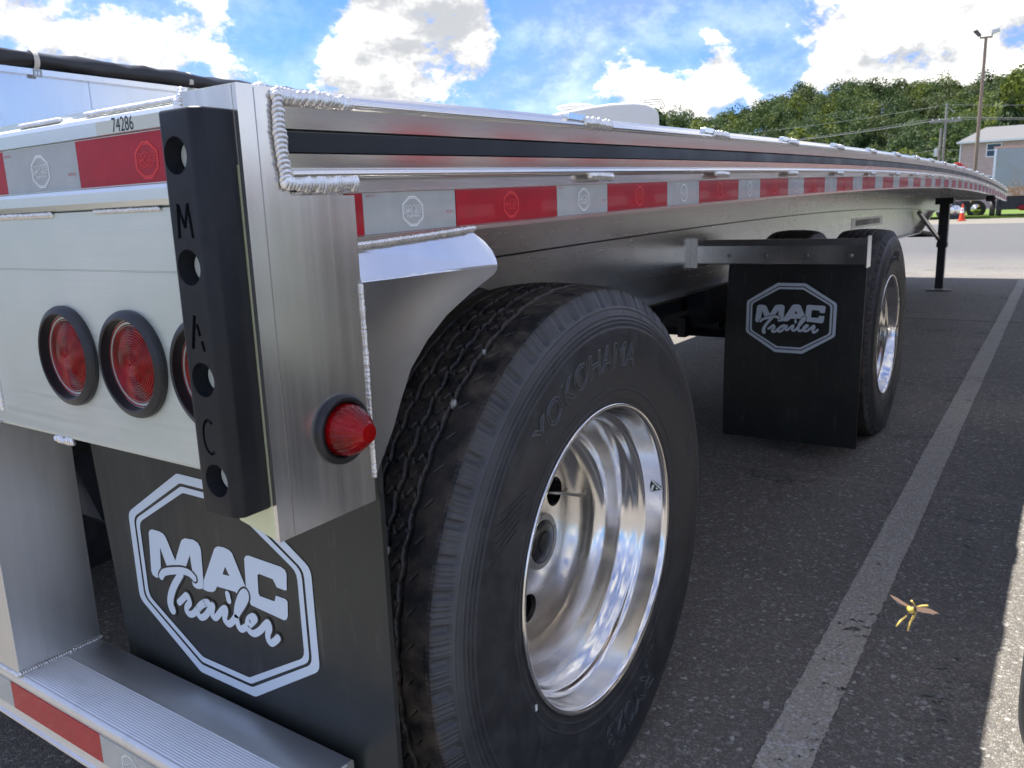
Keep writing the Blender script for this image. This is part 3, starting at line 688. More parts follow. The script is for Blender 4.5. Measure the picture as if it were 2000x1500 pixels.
bo.data.polygons.foreach_set('use_smooth', [True]*len(bo.data.polygons)); bo.data.set_sharp_from_angle(angle=math.radians(35))
for x, z in HZ:
    MB().lathe([(-.0290, 0), (-.0290, .0050), (-.0283, .0052), (-.0282, .0140), (-.0268, .0142), (-.0268, .0)], 18, 'y', (x, 0, z)).build('bolt', M['sticker'], bo, angle=30)
# tail lamps
def lamp_mesh():
    gm = MB().lathe([(.002, .0660), (-.005, .0662), (-.0082, .0645), (-.0098, .0620), (-.0118, .0572), (-.0110, .0555), (.000, .0545), (.006, .0540)], 64, 'y')
    gobj = gm.build('tail_lamp', M['grommet'], angle=28)
    pr = [(.004, .0542), (-.0005, .0530)]
    n = 17
    for i in range(n):
        r = .051*(1-i/n); d = .001-.0075*(1-(r/.051)**2)
        pr += [(d, r), (d+.0005, r-.051/n*.40), (d-.0003, r-.051/n*.55)]
    pr.append((-.0070, .0012))
    lo = MB().lathe(pr, 96, 'y').build('lens', M['lens'], gobj, angle=12)
    bk = MB().lathe([(.006, .0495), (.006, .0)], 32, 'y').build('lens_back', M['lens_dark'], gobj)
    return gobj, lo, bk
lg, ll, lb = lamp_mesh(); lg.parent = T; lg.location = (-.3860, .0, .9800)
v, f = text_data('MADISON.IND.   MEDIUM HEAVY', 1.0); ARC = None
def arc_text(v, f, size, r, a0, zoff, plane='y', sgn=1):
    out = []
    for x, y_, z in v:
        th = a0 - sgn*x*size/r; rr = r+y_*size*sgn
        out.append((rr*math.cos(th), zoff-z*size, rr*math.sin(th)))
    return out
am = MB(); am.add(arc_text(v, f, .0040, .0588, math.radians(232), -.0109, sgn=-1), f); AT = emb_obj(am, 'moulded_print', M['black'])
link_mesh('moulded_print', AT, lg)
for x in (-.2385, -.0905):
    q = link_mesh('tail_lamp', lg.data, T, (x, 0, .9800))
    link_mesh('lens', ll.data, q); link_mesh('lens_back', lb.data, q); link_mesh('moulded_print', AT, q)
for x in (-2.59+.3860, -2.59+.2385):
    q = link_mesh('tail_lamp', lg.data, T, (x, 0, .9800)); link_mesh('lens', ll.data, q)
# side marker lamp with beehive lens
mk = MB().lathe([(-.002, .0415), (.004, .0418), (.0075, .0395), (.0085, .0365), (.0075, .0325), (.002, .0315), (-.002, .031)], 48, 'x').build('marker_lamp', M['grommet'], T, smooth=True, loc=(0.0005, .101, .9040))
lv = []; seg = 96; prf = [(.001, .0305), (.007, .0304), (.013, .0296), (.020, .0276), (.027, .0244), (.033, .0204), (.0375, .0164), (.040, .0138), (.0430, .0128), (.0452, .0110), (.0458, .0060), (.0450, .0002)]
mbl = MB()
for t, r in prf:
    for k in range(seg):
        th = 2*PI*k/seg; rr = r*(1+(.030 if (k % 4) < 2 and .010 < t < .039 else 0)); lv.append((t, rr*math.cos(th), rr*math.sin(th)))
mbl.add(lv, [(i*seg+k, i*seg+(k+1) % seg, (i+1)*seg+(k+1) % seg, (i+1)*seg+k) for i in range(len(prf)-1) for k in range(seg)])
mbl.build('lens', M['lens'], mk, angle=40); MB().lathe([(.0015, .0312), (.0015, 0)], 32, 'x').build('lens_back', M['lens_dark'], mk)

# fender bracket between the post and the tyre
arcp = [(.1502, .8300), (.1620, .8480), (.1859, .882), (.2050, .917), (.2272, .9533), (.2620, .985), (.3056, 1.0130), (.3560, 1.035), (.4034, 1.0529), (.4180, 1.0582), (.4262, 1.0635), (.4295, 1.0700)]
mb = MB()
v = []; top = 1.0700
lo = [(.1502, .8300)] + arcp[1:]
outer = [(a, b) for a, b in lo]
poly = outer + [(.1502, top)]
mb.prism(poly, 'x', -.0015, .0025)
# upper slanted flange, bent from the plate
fl = [(.1502, .0075, top), (.4290, .0075, top), (.4308, .004, 1.080), (.4270, .000, 1.092), (.417, -.005, 1.105), (.392, -.010, 1.122), (.1502, -.010, 1.1085)]
fp = [Vector((x, y, z)) for y, x, z in fl]; off = Vector((-.004, 0, -.001)); fp = [q-Vector((.005, 0, 0)) for q in fp]
mb.add(fp+[q+off for q in fp], [tuple(range(7)), tuple(range(7, 14))[::-1]]+[(i, (i+1) % 7, (i+1) % 7+7, i+7) for i in range(7)])
mb.build('fender_bracket', M['alu_plate'], T)
# rounded bend
MB().tube([(-.0015, .1502, 1.0698), (-.0015, .4290, 1.0698)], .0041, 12).build('bracket_bend', M['alu_plate'], T, smooth=True)
weld([(-.0085, .152, 1.1125), (-.0085, .27, 1.118), (-.0085, .388, 1.125)], .010, .0045, .0040, (1, 0, .3))
weld([(.0014, .1500, 1.066), (.0014, .1508, .98), (.0014, .1498, .90), (.0014, .1510, .832)], .0040, .0020, .0026, (1, 0, 0), lean=.1, jit=.5)

# underride guard: two uprights, ribbed step, tapes
for x0 in (-.815, -1.88):
    tb = MB().box((x0, .0015, .4085), (x0+.105, .1445, .8618)).build('guard_upright', [M['alu_tube']], T); bevel(tb, .0015, 1)
tread = [(.0, .312), (.0, .3165), (.0035, .318), (.0035, .335), (.0035, .388), (.0015, .391), (.0, .396), (.0, .404), (.003, .409), (.0075, .4105)]
y = .0085
for i in range(17):
    tread += [(y, .4105), (y+.0012, .4122), (y+.0026, .4122), (y+.0034, .4105)]; y += .0041
tread += [(.080, .4108), (.1405, .4108), (.1445, .407), (.1445, .312)]
MB().prism(tread, 'x', -2.517, -.073).build('guard_step', M['alu_step'], T, angle=60)
def stape(x0, x1, red, em=None):
    t = MB().box((x0, .0022, .3372), (x1, .0037, .3868)).build('red_tape' if red else 'silver_tape', M['tape_red' if red else 'tape_white'], T)
    if em is not None:
        e = link_mesh('emblem', EM_SMALL_R if red else EM_SMALL_W, t, (em, .0016, .362), (PI/2, 0, 0)); e.scale = (.09, .11, 1)
stape(-.749, -.4715, True); stape(-.471, -.2925, False, -.395); stape(-.292, -.076, True); stape(-.93, -.7495, False)
weld([(-.709, .003, .4135), (-.709, .075, .4135), (-.709, .143, .4135)], .009, .0035, .0042, (.6, 0, 1), lean=.6)
weld([(-.84, .0005, .411), (-.76, .0005, .411), (-.71, .0005, .4115)], .008, .003, .0040, (0, -1, .8))
weld([(-.0735, .02, .408), (-.0735, .13, .408)], .006, .002, .003, (1, 0, .5))

# main beams
def beam(x, mirror):
    mb = MB(); ys = [.25+.25*i for i in range(int((L_TR-.6)/.25))]; w = .004
    def zb(y):
        if y < 10.2: return .765
        t = min(1, (y-10.2)/1.5); t = t*t*(3-2*t); return .765+(zt(y)-.30-.765)*t
    for i in range(len(ys)-1):
        a, b = ys[i], ys[i+1]
        for (x0, x1, f0, f1) in ((x-w, x+w, lambda y: zb(y), lambda y: zt(y)-.1505), (x-.06, x+.06, lambda y: zb(y)-.014, lambda y: zb(y))):
            mb.add([(x0, a, f0(a)), (x1, a, f0(a)), (x1, b, f0(b)), (x0, b, f0(b)), (x0, a, f1(a)), (x1, a, f1(a)), (x1, b, f1(b)), (x0, b, f1(b))],
                   [(0, 3, 2, 1), (4, 5, 6, 7), (0, 1, 5, 4), (1, 2, 6, 5), (2, 3, 7, 6), (3, 0, 4, 7)])
    s = 1 if not mirror else -1
    # web seam bead following the camber, and vertical stiffeners
    o = mb.build('main_beam', M['alu_beam'], T)
    sm = MB()
    for i in range(len(ys)-1):
        a, b = ys[i], ys[i+1]
        if b > 11.6: break
        xs = x+s*w; za, z2 = zt(a)-.305, zt(b)-.305
        sm.add([(xs, a, za-.0035), (xs+s*.0015, a, za-.0035), (xs+s*.0015, a, za+.002), (xs, a, za+.002), (xs, b, z2-.0035), (xs+s*.0015, b, z2-.0035), (xs+s*.0015, b, z2+.002), (xs, b, z2+.002)],
               [(0, 1, 2, 3), (7, 6, 5, 4), (0, 4, 5, 1), (1, 5, 6, 2), (2, 6, 7, 3), (3, 7, 4, 0)])
    sm.build('web_seam', M['black'], o)
    return o
bR = beam(-.78, False); beam(-1.81, True)
MB().box((-.7758, 6.7, .925), (-.7735, 8.1, 1.01)).build('pocket_plate', M['alu_tube'], bR)
MB().box((-.7733, 6.85, .945), (-.7720, 7.95, .993)).build('pocket_shade_plate', M['paint_black'], bR)  # flat black plate standing in for the shade inside the opening

# ------------------------------------------------------------------ wheels
def build_tyre(hi):
    R = .527
    def cs(xs, rs, n):
        out = []
        for i in range(len(xs)-1):
            k = max(1, int(round(math.hypot(xs[i+1]-xs[i], rs[i+1]-rs[i])/n)))
            for j in range(k): out.append((xs[i]+(xs[i+1]-xs[i])*j/k, rs[i]+(rs[i+1]-rs[i])*j/k))
        out.append((xs[-1], rs[-1])); return out
    # outer side control points smoothed
    ox = [.1205, .1235, .1262, .1290, .1320, .1352, .1378, .1385, .1372, .1340, .1290, .1225, .1165, .1115, .1085]
    orr = [.296, .304, .312, .325, .345, .369, .393, .415, .436, .456, .473, .487, .499, .5085, .5145]
    tq = np.linspace(0, 1, len(ox)); tt = np.linspace(0, 1, 400 if hi else 60)
    def sm(a):
        a = np.interp(tt, tq, a); k = 17 if hi else 3; ker = np.ones(k)/k; p = np.pad(a, k//2, mode='edge'); return np.convolve(p, ker, 'valid')
    sx, sr = sm(ox), sm(orr)
    # resample
    d = np.r_[0, np.cumsum(np.hypot(np.diff(sx), np.diff(sr)))]; n = int(d[-1]/(.0017 if hi else .010)); q = np.linspace(0, d[-1], n)
    side = list(zip(np.interp(q, d, sx), np.interp(q, d, sr)))
    tn = int(.217/(.0013 if hi else .009)); tx = np.linspace(.1085, -.1085, tn)
    tread = [(x, R-.011*(abs(x)/.1085)**2.4) for x in tx]
    P = side + tread[1:-1] + [(-x, r) for x, r in side[::-1]] if not hi else side + tread[1:-1] + [(-a, b) for a, b in zip(*[list(z) for z in zip(*side[::-6])])]
    P = np.array(P); ns = len(side); nt = len(tread)-2
    N = 1900 if hi else 144
    th = np.linspace(0, 2*PI, N, endpoint=False)
    X = np.repeat(P[:, 0][:, None], N, 1); Rr = np.repeat(P[:, 1][:, None], N, 1); TH = np.repeat(th[None, :], len(P), 0)
    arcl = TH*R
    # grooves
    tri = lambda v, p: np.abs(((v/p) % 1)*2-1)*2-1
    treadmask = (np.arange(len(P)) >= ns-1) & (np.arange(len(P)) < ns+nt+1)
    tm = treadmask[:, None]
    npz = 62; per = 2*PI*R/npz
    for gi, u0 in enumerate((.0545, .0185, -.0185, -.0545)):
        zz = u0+.0016*np.clip(tri(arcl+gi*per*.5, per)*2.2, -1, 1)
        if hi:
            dpt = .016*np.clip((.0046-np.abs(X-zz))/.0014, 0, 1)
        else: dpt = .012*(np.abs(X-u0) < .005)
        Rr = Rr - dpt*tm
    if hi:
        # transverse zigzag sipes on the three inner ribs
        for lo_, hi_ in ((-.050, -.023), (-.014, .014), (.023, .050)):
            m_ = (X > lo_) & (X < hi_) & tm
            cx = (X-(lo_+hi_)/2)/(hi_-lo_)
            for k_, w_, dep in ((0, .0028, .006), (.5, .0018, .0035)):
                v = (arcl+per*k_+.006*np.clip(np.sin(cx*7.5)*1.6, -1, 1)+.12*X) % per; dd = np.minimum(v, per-v)
                Rr = Rr - m_*dep*np.clip(1.2-dd/w_, 0, 1)
        # slits in the smooth shoulder rib
        m_ = (np.abs(X) > .068) & (np.abs(X) < .080) & tm
        v = (arcl+1.2*X+per*.25) % per; dd = np.minimum(v, per-v); Rr = Rr - m_*.004*np.clip(1.2-dd/.0016, 0, 1)
        # shoulder: scallops and fine sipes on the tread edge, tall band r .470-.4945
        band = np.clip((P[:, 1]-.4855)/.004, 0, 1)*np.clip((.1285-np.abs(P[:, 0]))/.004, 0, 1); band = (band*((np.arange(len(P)) < ns+4)))[:, None]
        v = (arcl % per); c0 = per*.5
        sc = np.clip(1-((v-c0)/(.0085))**2, 0, 1)*np.clip((.5150-P[:, 1])/.003+.2, 0, 1)[:, None]
        X = X - band*np.sqrt(sc)*.0085
        near = np.clip(np.abs(v-c0)/.0105-1, 0, 1) > .02
        vv = (v-c0+.5*.0072) % .0072; dd = np.minimum(vv, .0072-vv)
        X = X - band*near*.0036*np.clip(1.3-dd/.0012, 0, 1); Rr = Rr - tm*0
        # concentric ribs of the sidewall
        rr = P[:, 1]; out = np.zeros(len(P)); idx = np.arange(len(P)) < ns
        for r_, w_, h_ in ((.4830, .0024, .0022), (.4690, .0013, .0013), (.4615, .0013, .0013), (.4540, .0013, .0013), (.4450, .0016, .0018), (.3300, .0020, .0020), (.3130, .0016, .0012)):
            out += h_*np.clip(1.4-np.abs(rr-r_)/w_, 0, 1)
        X = X + (out*idx)[:, None]
        rng = np.random.RandomState(3)
        wear = np.interp((TH*40) % (2*PI), np.linspace(0, 2*PI, 12), rng.rand(12))*.0006
        Rr = Rr - wear*tm
    Y = Rr*np.cos(TH); Z = Rr*np.sin(TH)
    # loaded flat spot
    zl = -.4865; b_ = np.clip((-Z-.36)/.13, 0, 1); X = X*(1+.08*b_*b_*np.clip((.55-Rr)/.1, 0, 1)); Z = np.maximum(Z, zl)
    V = np.stack([X, Y, Z], -1).reshape(-1, 3); rows = len(P)
    i = np.arange(rows-1)[:, None]*N; j = np.arange(N)[None, :]; j2 = (j+1) % N
    F = np.stack([i+j, i+j2, i+N+j2, i+N+j], -1).reshape(-1, 4)
    me = bpy.data.meshes.new('tyre'); me.vertices.add(len(V)); me.vertices.foreach_set('co', V.astype(np.float32).ravel())
    me.loops.add(F.size); me.loops.foreach_set('vertex_index', F.astype(np.int32).ravel()); me.polygons.add(len(F))
    me.polygons.foreach_set('loop_start', np.arange(0, F.size, 4, dtype=np.int32))
    me.update(calc_edges=True); me.polygons.foreach_set('use_smooth', [True]*len(F)); me.materials.append(M['tyre']); me.validate()
    return me, (sx, sr)
TY_HI, (SX, SR) = build_tyre(True); TY_LO, _ = build_tyre(False)
def side_x(r): return float(np.interp(r, SR, SX))
def rim_meshes():
    pr = [(-.006, .292), (-.006, .2985), (-.002, .3010), (.002, .3000), (.0035, .2965), (.002, .2925), (-.004, .2900), (-.008, .2885), (-.012, .2880), (-.030, .2850), (-.046, .2815),
          (-.052, .2800), (-.057, .2740), (-.062, .2700), (-.070, .2690), (-.076, .2640), (-.090, .2560), (-.104, .2525), (-.125, .2500), (-.140, .2440), (-.150, .2350), (-.157, .2240), (-.160, .2130)]
    q = []
    ys = [p_[0] for p_ in pr]
    a = MB().lathe(pr, 128, 'x').build('wheel', M['rim'], smooth=True)
    disc = [(-.160, .2130), (-.1605, .200), (-.158, .180), (-.155, .150), (-.1535, .060), (-.1535, .030), (-.166, .030), (-.166, .150), (-.170, .200), (-.172, .2130)]
    d = MB().lathe(disc, 96, 'x', closed=True).build('wheel_disc', M['rim'])
    cuts = []
    for an, r_ in ((53.5, .108), (249, .139)):
        cuts.append(MB().lathe([(-.2, 0), (-.2, .031), (-.1, .031), (-.1, 0)], 32, 'x', (0, r_*math.cos(math.radians(an)), r_*math.sin(math.radians(an)))))
    boolean(d, cuts); d.data.polygons.foreach_set('use_smooth', [True]*len(d.data.polygons)); d.data.set_sharp_from_angle(angle=math.radians(40))
    h = MB(); h.lathe([(-.153, .0585), (-.149, .0590), (-.1465, .0575), (-.1465, .0455), (-.150, .0445)], 48, 'x')
    for k in range(5):
        t = 2*PI*k/5+.3; h.lathe([(-.1465, .0032), (-.1452, .0030), (-.1452, 0)], 10, 'x', (0, .0515*math.cos(t), .0515*math.sin(t)))
    ho = h.build('hub_ring', M['disc'], angle=40)
    c = MB().lathe([(-.150, .0450), (-.147, .0440), (-.1445, .0380), (-.1435, .0300), (-.1435, .0180), (-.1435, .0001)], 40, 'x').lathe([(-.144, .024), (-.139, .022), (-.138, .0)], 6, 'x').build('hub_cap', M['cap'], angle=40)
    s = MB().tube([(-.168, .060, .083), (-.150, .095, .073), (-.134, .130, .061), (-.128, .143, .059), (-.134, .156, .063)], [.0035, .0036, .0038, .0042, .0055], 10).build('valve_stem', M['steel'], smooth=True)
    return a, d, ho, c, s
W = rim_meshes()
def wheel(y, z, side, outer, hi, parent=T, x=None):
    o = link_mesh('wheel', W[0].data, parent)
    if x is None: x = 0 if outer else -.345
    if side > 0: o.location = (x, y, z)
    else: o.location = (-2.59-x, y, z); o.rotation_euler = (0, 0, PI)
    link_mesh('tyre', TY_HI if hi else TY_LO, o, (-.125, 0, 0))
    if outer:
        for q, n in zip(W[1:], ('wheel_disc', 'hub_ring', 'hub_cap', 'valve_stem')): link_mesh(n, q.data, o)
    return o
YA = [.7672, .7672+3.073]; ZC = .485
W1 = wheel(YA[0], ZC, 1, True, True); W2 = wheel(YA[1], ZC, 1, True, True)
W1.rotation_euler = (0, 0, 0)
for a in YA:
    wheel(a, ZC, 1, False, False); wheel(a, ZC, -1, True, False); wheel(a, ZC, -1, False, False)
for q in W: bpy.data.objects.remove(q)
# raised lettering on the first tyre
def tyre_text(body, size, r, a_mid, outl, name, parent, top=True, sx=1.0, h=.0004):
    v, f = text_data(body, 1.0, outline=outl/size, sx=sx); out = []
    for x, y_, z in v:
        if top: rr = r+(y_-.35)*size; th = a_mid - x*size/r
        else: rr = r-(y_-.35)*size; th = a_mid + x*size/r
        out.append((-.125+side_x(rr)+h+z*size, rr*math.cos(th), rr*math.sin(th)))
    mb = MB(); mb.add(out, f); return mb.build(name, M['lit_letter'], parent, fix=False)
# (the camera sees the sidewall with +y to the right, so angles run anticlockwise from +y)
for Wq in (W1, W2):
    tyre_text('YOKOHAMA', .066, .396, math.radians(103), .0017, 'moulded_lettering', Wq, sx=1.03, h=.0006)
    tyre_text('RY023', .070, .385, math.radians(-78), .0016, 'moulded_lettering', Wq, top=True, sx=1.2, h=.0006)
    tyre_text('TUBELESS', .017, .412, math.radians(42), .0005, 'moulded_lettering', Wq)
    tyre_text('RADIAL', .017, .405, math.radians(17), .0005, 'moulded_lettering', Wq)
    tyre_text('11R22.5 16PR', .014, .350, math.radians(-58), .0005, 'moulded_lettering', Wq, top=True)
    sl = MB()
    for i in range(6):
        a0 = math.radians(150+i*2.2); pts = []
        for k in range(8):
            t = k/7; rr = .365+.062*t; th = a0 - .16*(1-t)*(1 if t < .6 else .8); pts.append((-.125+side_x(rr)+.0005, rr*math.cos(th), rr*math.sin(th)))
        sl.tube(pts, .0011, 6)
    sl.build('moulded_chevron', M['tyre'], Wq)
MB().box((-.0012, -.2755, -.1765), (.0052, -.270, -.166)).build('balance_mark', M['print_white'], W1)
# wheel sticker
stk = MB(); stk.prism([(-.017, -.017), (.022, -.004), (-.006, .021)], 'z', 0, .0004, 0)
stk.prism([(-.0135, -.0135), (.0165, -.0038), (-.0052, .0155)], 'z', .0004, .0007, 1)
stk.prism([(-.009, -.009), (-.003, -.009), (.003, .006), (-.002, .007)], 'z', .0007, .0011, 0); stk.lathe([(.0007, .0028), (.0011, .0028), (.0011, 0)], 12, 'z', (.0075, -.0015, 0))
so = stk.build('wheel_sticker', [M['print_white'], M['ink']], W1); so.matrix_local = Matrix.Translation((-.026, .2845*math.cos(.18), .2845*math.sin(.18))) @ Matrix(((1, 0, 0), (0, math.sin(-.18), -math.cos(.18)), (0, math.cos(.18), -math.sin(.18)))).to_4x4()
# stones wedged in the tread
for i, (a, u, s) in enumerate(((134, .052, .0070), (160.5, .019, .0080), (169, .018, .0095), (122, .050, .005))):
    t = math.radians(a); r = .5200
    st_ = MB().ball((0, 0, 0), (s*.9, s, s*1.15), 8, 6); rg = random.Random(i)
    st_.v = [tuple(c*(1+rg.uniform(-.18, .18)) for c in q) for q in st_.v]
    st_.build('wedged_stone', mat('wedged_stone_grey', (.42, .42, .40), .8) if i == 0 else bpy.data.materials['wedged_stone_grey'], W1, loc=(-.125+u, r*math.cos(t), r*math.sin(t)))

# axles, suspension, dark chassis parts
for a in YA:
    MB().tube([(-2.42, a, ZC), (-.17, a, ZC)], .0635, 16).build('axle', M['paint_black'], T, smooth=True)
    for xb in (-.78, -1.81):
        hb = MB(); hb.prism([(a-.62, .752), (a-.30, .752), (a-.36, .62), (a-.42, .57), (a-.52, .57), (a-.58, .62)], 'x', xb-.05, xb+.05)
        hb.build('hanger_bracket', M['paint_black'], T)
        ab = MB(); ab.prism([(a-.48, .58), (a-.48, .64), (a+.05, .60), (a+.45, .60), (a+.45, .55), (a+.05, .49)], 'x', xb-.035, xb+.035); ab.build('trailing_arm', M['paint_black'], T)
        MB().lathe([(.58, .05), (.59, .10), (.63, .115), (.68, .115), (.73, .11), (.751, .09)], 24, 'z', (xb, a+.38, 0)).build('air_spring', M['rubber'], T, smooth=True)
MB().box((-2.1, 3.40, .54), (-.72, 3.46, .62)).build('cross_tube', M['paint_black'], T)
MB().box((-1.25, 3.42, .56), (-.74, 3.62, .75)).build('chassis_box', M['paint_black'], T)
sp = MB(); sp.prism([(2.15, .748), (2.62, .748), (2.78, .70), (4.6, .70), (4.6, .64), (3.05, .64), (2.96, .585), (2.86, .64), (2.15, .64)], 'x', -.90, -.86); sp.build('subframe_rail', M['paint_black'], T)
sp = MB(); sp.prism([(3.3, .60), (4.6, .60), (4.6, .50), (3.3, .50)], 'x', -.90, -.86); sp.build('lower_rail', M['paint_black'], T)
MB().tube([(-1.75, 1.7, .62), (-.86, 1.7, .66)], .10, 20).build('air_tank', M['paint_black'], T, smooth=True)

# mud flaps
def flap(x0, x1, z0, z1, y, bow, shade_edge=0):
    mb = MB(); nx, nz = 10, 16; th = .008; v = []
    for s_ in (0, th):
        for j in range(nz+1):
            t = j/nz; z = z1+(z0-z1)*t
            for i in range(nx+1):
                u = i/nx; xl = x0+(.04*min(1, t*1.1) if shade_edge else 0); x = xl+(x1-xl)*u
                v.append((x, y+s_+bow*math.sin(t*2.2)*(1-.5*u)+.02*t*(1-u)*shade_edge, z))
    n1 = (nx+1)*(nz+1); f = []
    for j in range(nz):
        for i in range(nx):
            a = j*(nx+1)+i; f += [(a, a+1, a+nx+2, a+nx+1), (n1+a, n1+a+nx+1, n1+a+nx+2, n1+a+1)]
    for i in range(nx): a = i; b = nz*(nx+1)+i; f += [(a, n1+a, n1+a+1, a+1), (b, b+1, n1+b+1, n1+b)]
    for j in range(nz): a = j*(nx+1); b = a+nx; f += [(a, a+nx+1, n1+a+nx+1, n1+a), (b, n1+b, n1+b+nx+1, b+nx+1)]
    mb.add(v, f); return mb
F1 = flap(-.677, .0015, .10, .95, .155, 0, 0)
for i_, q in enumerate(F1.v):
    x, y, z = q
    t = max(0, min(1, (.86-z)/.45)); xl = -.677+.04*t; u = (x+.677)/.6785
    F1.v[i_] = (xl+(.0015-xl)*u, y, z)
f1 = F1.build('mud_flap', M['flap'], T, angle=40); tag(f1, 'near black mud flap with pale emblem behind the step')
e = link_mesh('emblem', EM_BIG, f1, (-.358, .1540, .597), (PI/2, 0, 0))
F2 = flap(-.605, 0, .060, .883, 3.20, -.045); f2 = F2.build('mud_flap', M['flap'], T, angle=40); tag(f2, 'far black mud flap hanging from a silver bracket')
e = link_mesh('emblem', EM_BIG, f2, (-.305, 3.160, .640), (PI/2-.035, 0, 0)); e.scale = (.90, .93, 1)
for (yy) in (.155, 3.20):
    fb = flap(-2.59, -1.985, .06, .883, yy, 0).build('mud_flap', M['flap'], T)
br = MB(); br.prism([(3.193, .876), (3.186, .882), (3.186, .962), (3.205, .990), (3.245, .990), (3.245, .984), (3.209, .984), (3.193, .960)], 'x', -.742, -.003)
bro = br.build('flap_bracket', M['alu_plate'], T)
MB().box((-.003, 3.165, .868), (.004, 3.25, 1.002)).build('bracket_end_cap', M['alu_plate'], bro)
MB().box((-.7755, 3.15, .862), (-.742, 3.27, 1.0)).build('bracket_mount', M['alu_beam'], bro)
for x in (-.60, -.43, -.25, -.065): MB().lathe([(3.186, .009), (3.180, .0088), (3.178, .006), (3.178, 0)], 14, 'y', (x, 0, .918)).build('bolt', M['steel'], bro)
bl = MB().prism([(3.193, .876), (3.186, .882), (3.186, .962), (3.205, .990), (3.245, .990), (3.245, .984), (3.209, .984), (3.193, .960)], 'x', -2.587, -1.85).build('flap_bracket', M['alu_plate'], T)

# landing gear
for x in (-.56, -2.03):
    lgm = MB().box((x-.055, 11.02, .58), (x+.055, 11.15, 1.15)); lg_ = lgm.build('landing_leg', M['paint_black'], T); bevel(lg_, .006, 1)
    MB().box((x-.045, 11.03, .03), (x+.045, 11.14, .60)).build('inner_leg', M['paint_black'], lg_)
    MB().box((x-.14, 10.98, .004), (x+.14, 11.19, .016)).build('foot', M['footm'], lg_); MB().box((x-.06, 11.02, .55), (x+.06, 11.16, .61)).build('leg_collar', M['paint_black'], lg_)
    MB().box((x-.10, 10.96, 1.08), (x+.10, 11.2, 1.16)).build('leg_mount', M['paint_black'], lg_)
MB().tube([(-2.03, 11.08, .70), (-.56, 11.08, .70)], .022, 10).build('cross_brace', M['paint_black'], T)
MB().tube([(-.60, 11.0, .66), (-.72, 10.1, 1.0)], .028, 8).build('leg_brace', M['alu_beam'], T)
MB().tube([(-1.9, 11.0, .66), (-1.81, 10.1, .80)], .028, 8).build('leg_brace', M['alu_beam'], T)
MB().tube([(-.60, 11.05, .70), (-1.2, 10.9, .84)], .022, 8).build('leg_brace', M['alu_beam'], T)
mk2 = MB().box((-.11, 10.9, 1.10), (-.02, 11.0, 1.165)).build('lamp_box', M['paint_black'], T)
MB().lathe([(0, .022), (.008, .020), (.010, 0)], 16, 'x', (-.02, 10.95, 1.13)).build('red_marker', M['lens'], mk2)

# ------------------------------------------------------------------ neighbour flatbed parked alongside (only its tyre edge is in frame)
SKIP = ('emblem', 'small_print', 'moulded_lettering', 'moulded_chevron', 'wedged_stone', 'moulded_print', 'balance_mark', 'wheel_sticker', 'number_print', 'bolt', 'deck_plank', 'crossmember', 'lens_back')
kids = {}
for o in list(C.objects):
    if o.parent: kids.setdefault(o.parent.name, []).append(o)
T2 = empty('flatbed_trailer', (0, 0, 0)); tag(T2, 'neighbouring flatbed trailer at the right edge, only a black tyre showing', 'trailer')
bx = None
for o in kids[T.name]:
    base = o.name.split('.')[0]
    if base in SKIP: continue
    c = o.copy(); C.objects.link(c); c.parent = T2
    for s_ in kids.get(o.name, []):
        if s_.name.split('.')[0] in SKIP: continue
        d = s_.copy(); C.objects.link(d); d.parent = c
MB().box((-2.54, .05, 1.24), (-.05, L_TR, 1.26)).build('deck', M['alu_y'], T2)
T2.location = (3.298, .68, 0)

# ------------------------------------------------------------------ neighbour tipping trailer on the left, tarp rolled on its top rail
DX = -4.0
DT = empty('covered_trailer', (DX, 0, 0)); tag(DT, 'tall polished trailer behind at left with a black tarp rolled along its top', 'trailer')
wall = MB(); wall.box((-2.5, -6.0, .75), (0, 11.0, 1.985)); wall.build('body', M['alu_plate'], DT)
for i in range(28):
    yy = -5.9+i*.62; MB().box((.001, yy-.004, 1.02), (.006, yy+.004, 1.975)).build('wall_seam', M['alu_plate'], DT)
MB().box((-.06, -6.02, 1.955), (.035, 11.02, 1.985)).build('top_rail', M['alu_y'], DT)
MB().box((-.02, -6.02, .70), (.03, 11.02, 1.0)).build('lower_rail', M['alu_beam'], DT)
tp = MB(); pts = []; rr = []; rg = random.Random(4); n = 170; seg = 18; vv = []
for i in range(n+1):
    yy = -6+17*i/n
    for k in range(seg):
        th = 2*PI*k/seg; wob = .047+.005*math.sin(yy*3+th)+.006*math.sin(yy*17+th*3+math.sin(yy*5)*2)+.004*math.sin(yy*29-th*2)
        if 2.2 < yy < 2.9: wob += .006*math.sin(yy*70+th)
        vv.append((.0+wob*math.cos(th), yy, 2.029+wob*1.0*math.sin(th)))
tp.add(vv, [(i*seg+k, i*seg+(k+1) % seg, (i+1)*seg+(k+1) % seg, (i+1)*seg+k) for i in range(n) for k in range(seg)])
tp.build('rolled_tarp', mat('black_vinyl_tarp', (.018, .019, .022), .32), DT, smooth=True)
MB().lathe([(0, .0)], 3, 'y')
strapm = mat('pale_strap', (.55, .52, .46), .5)
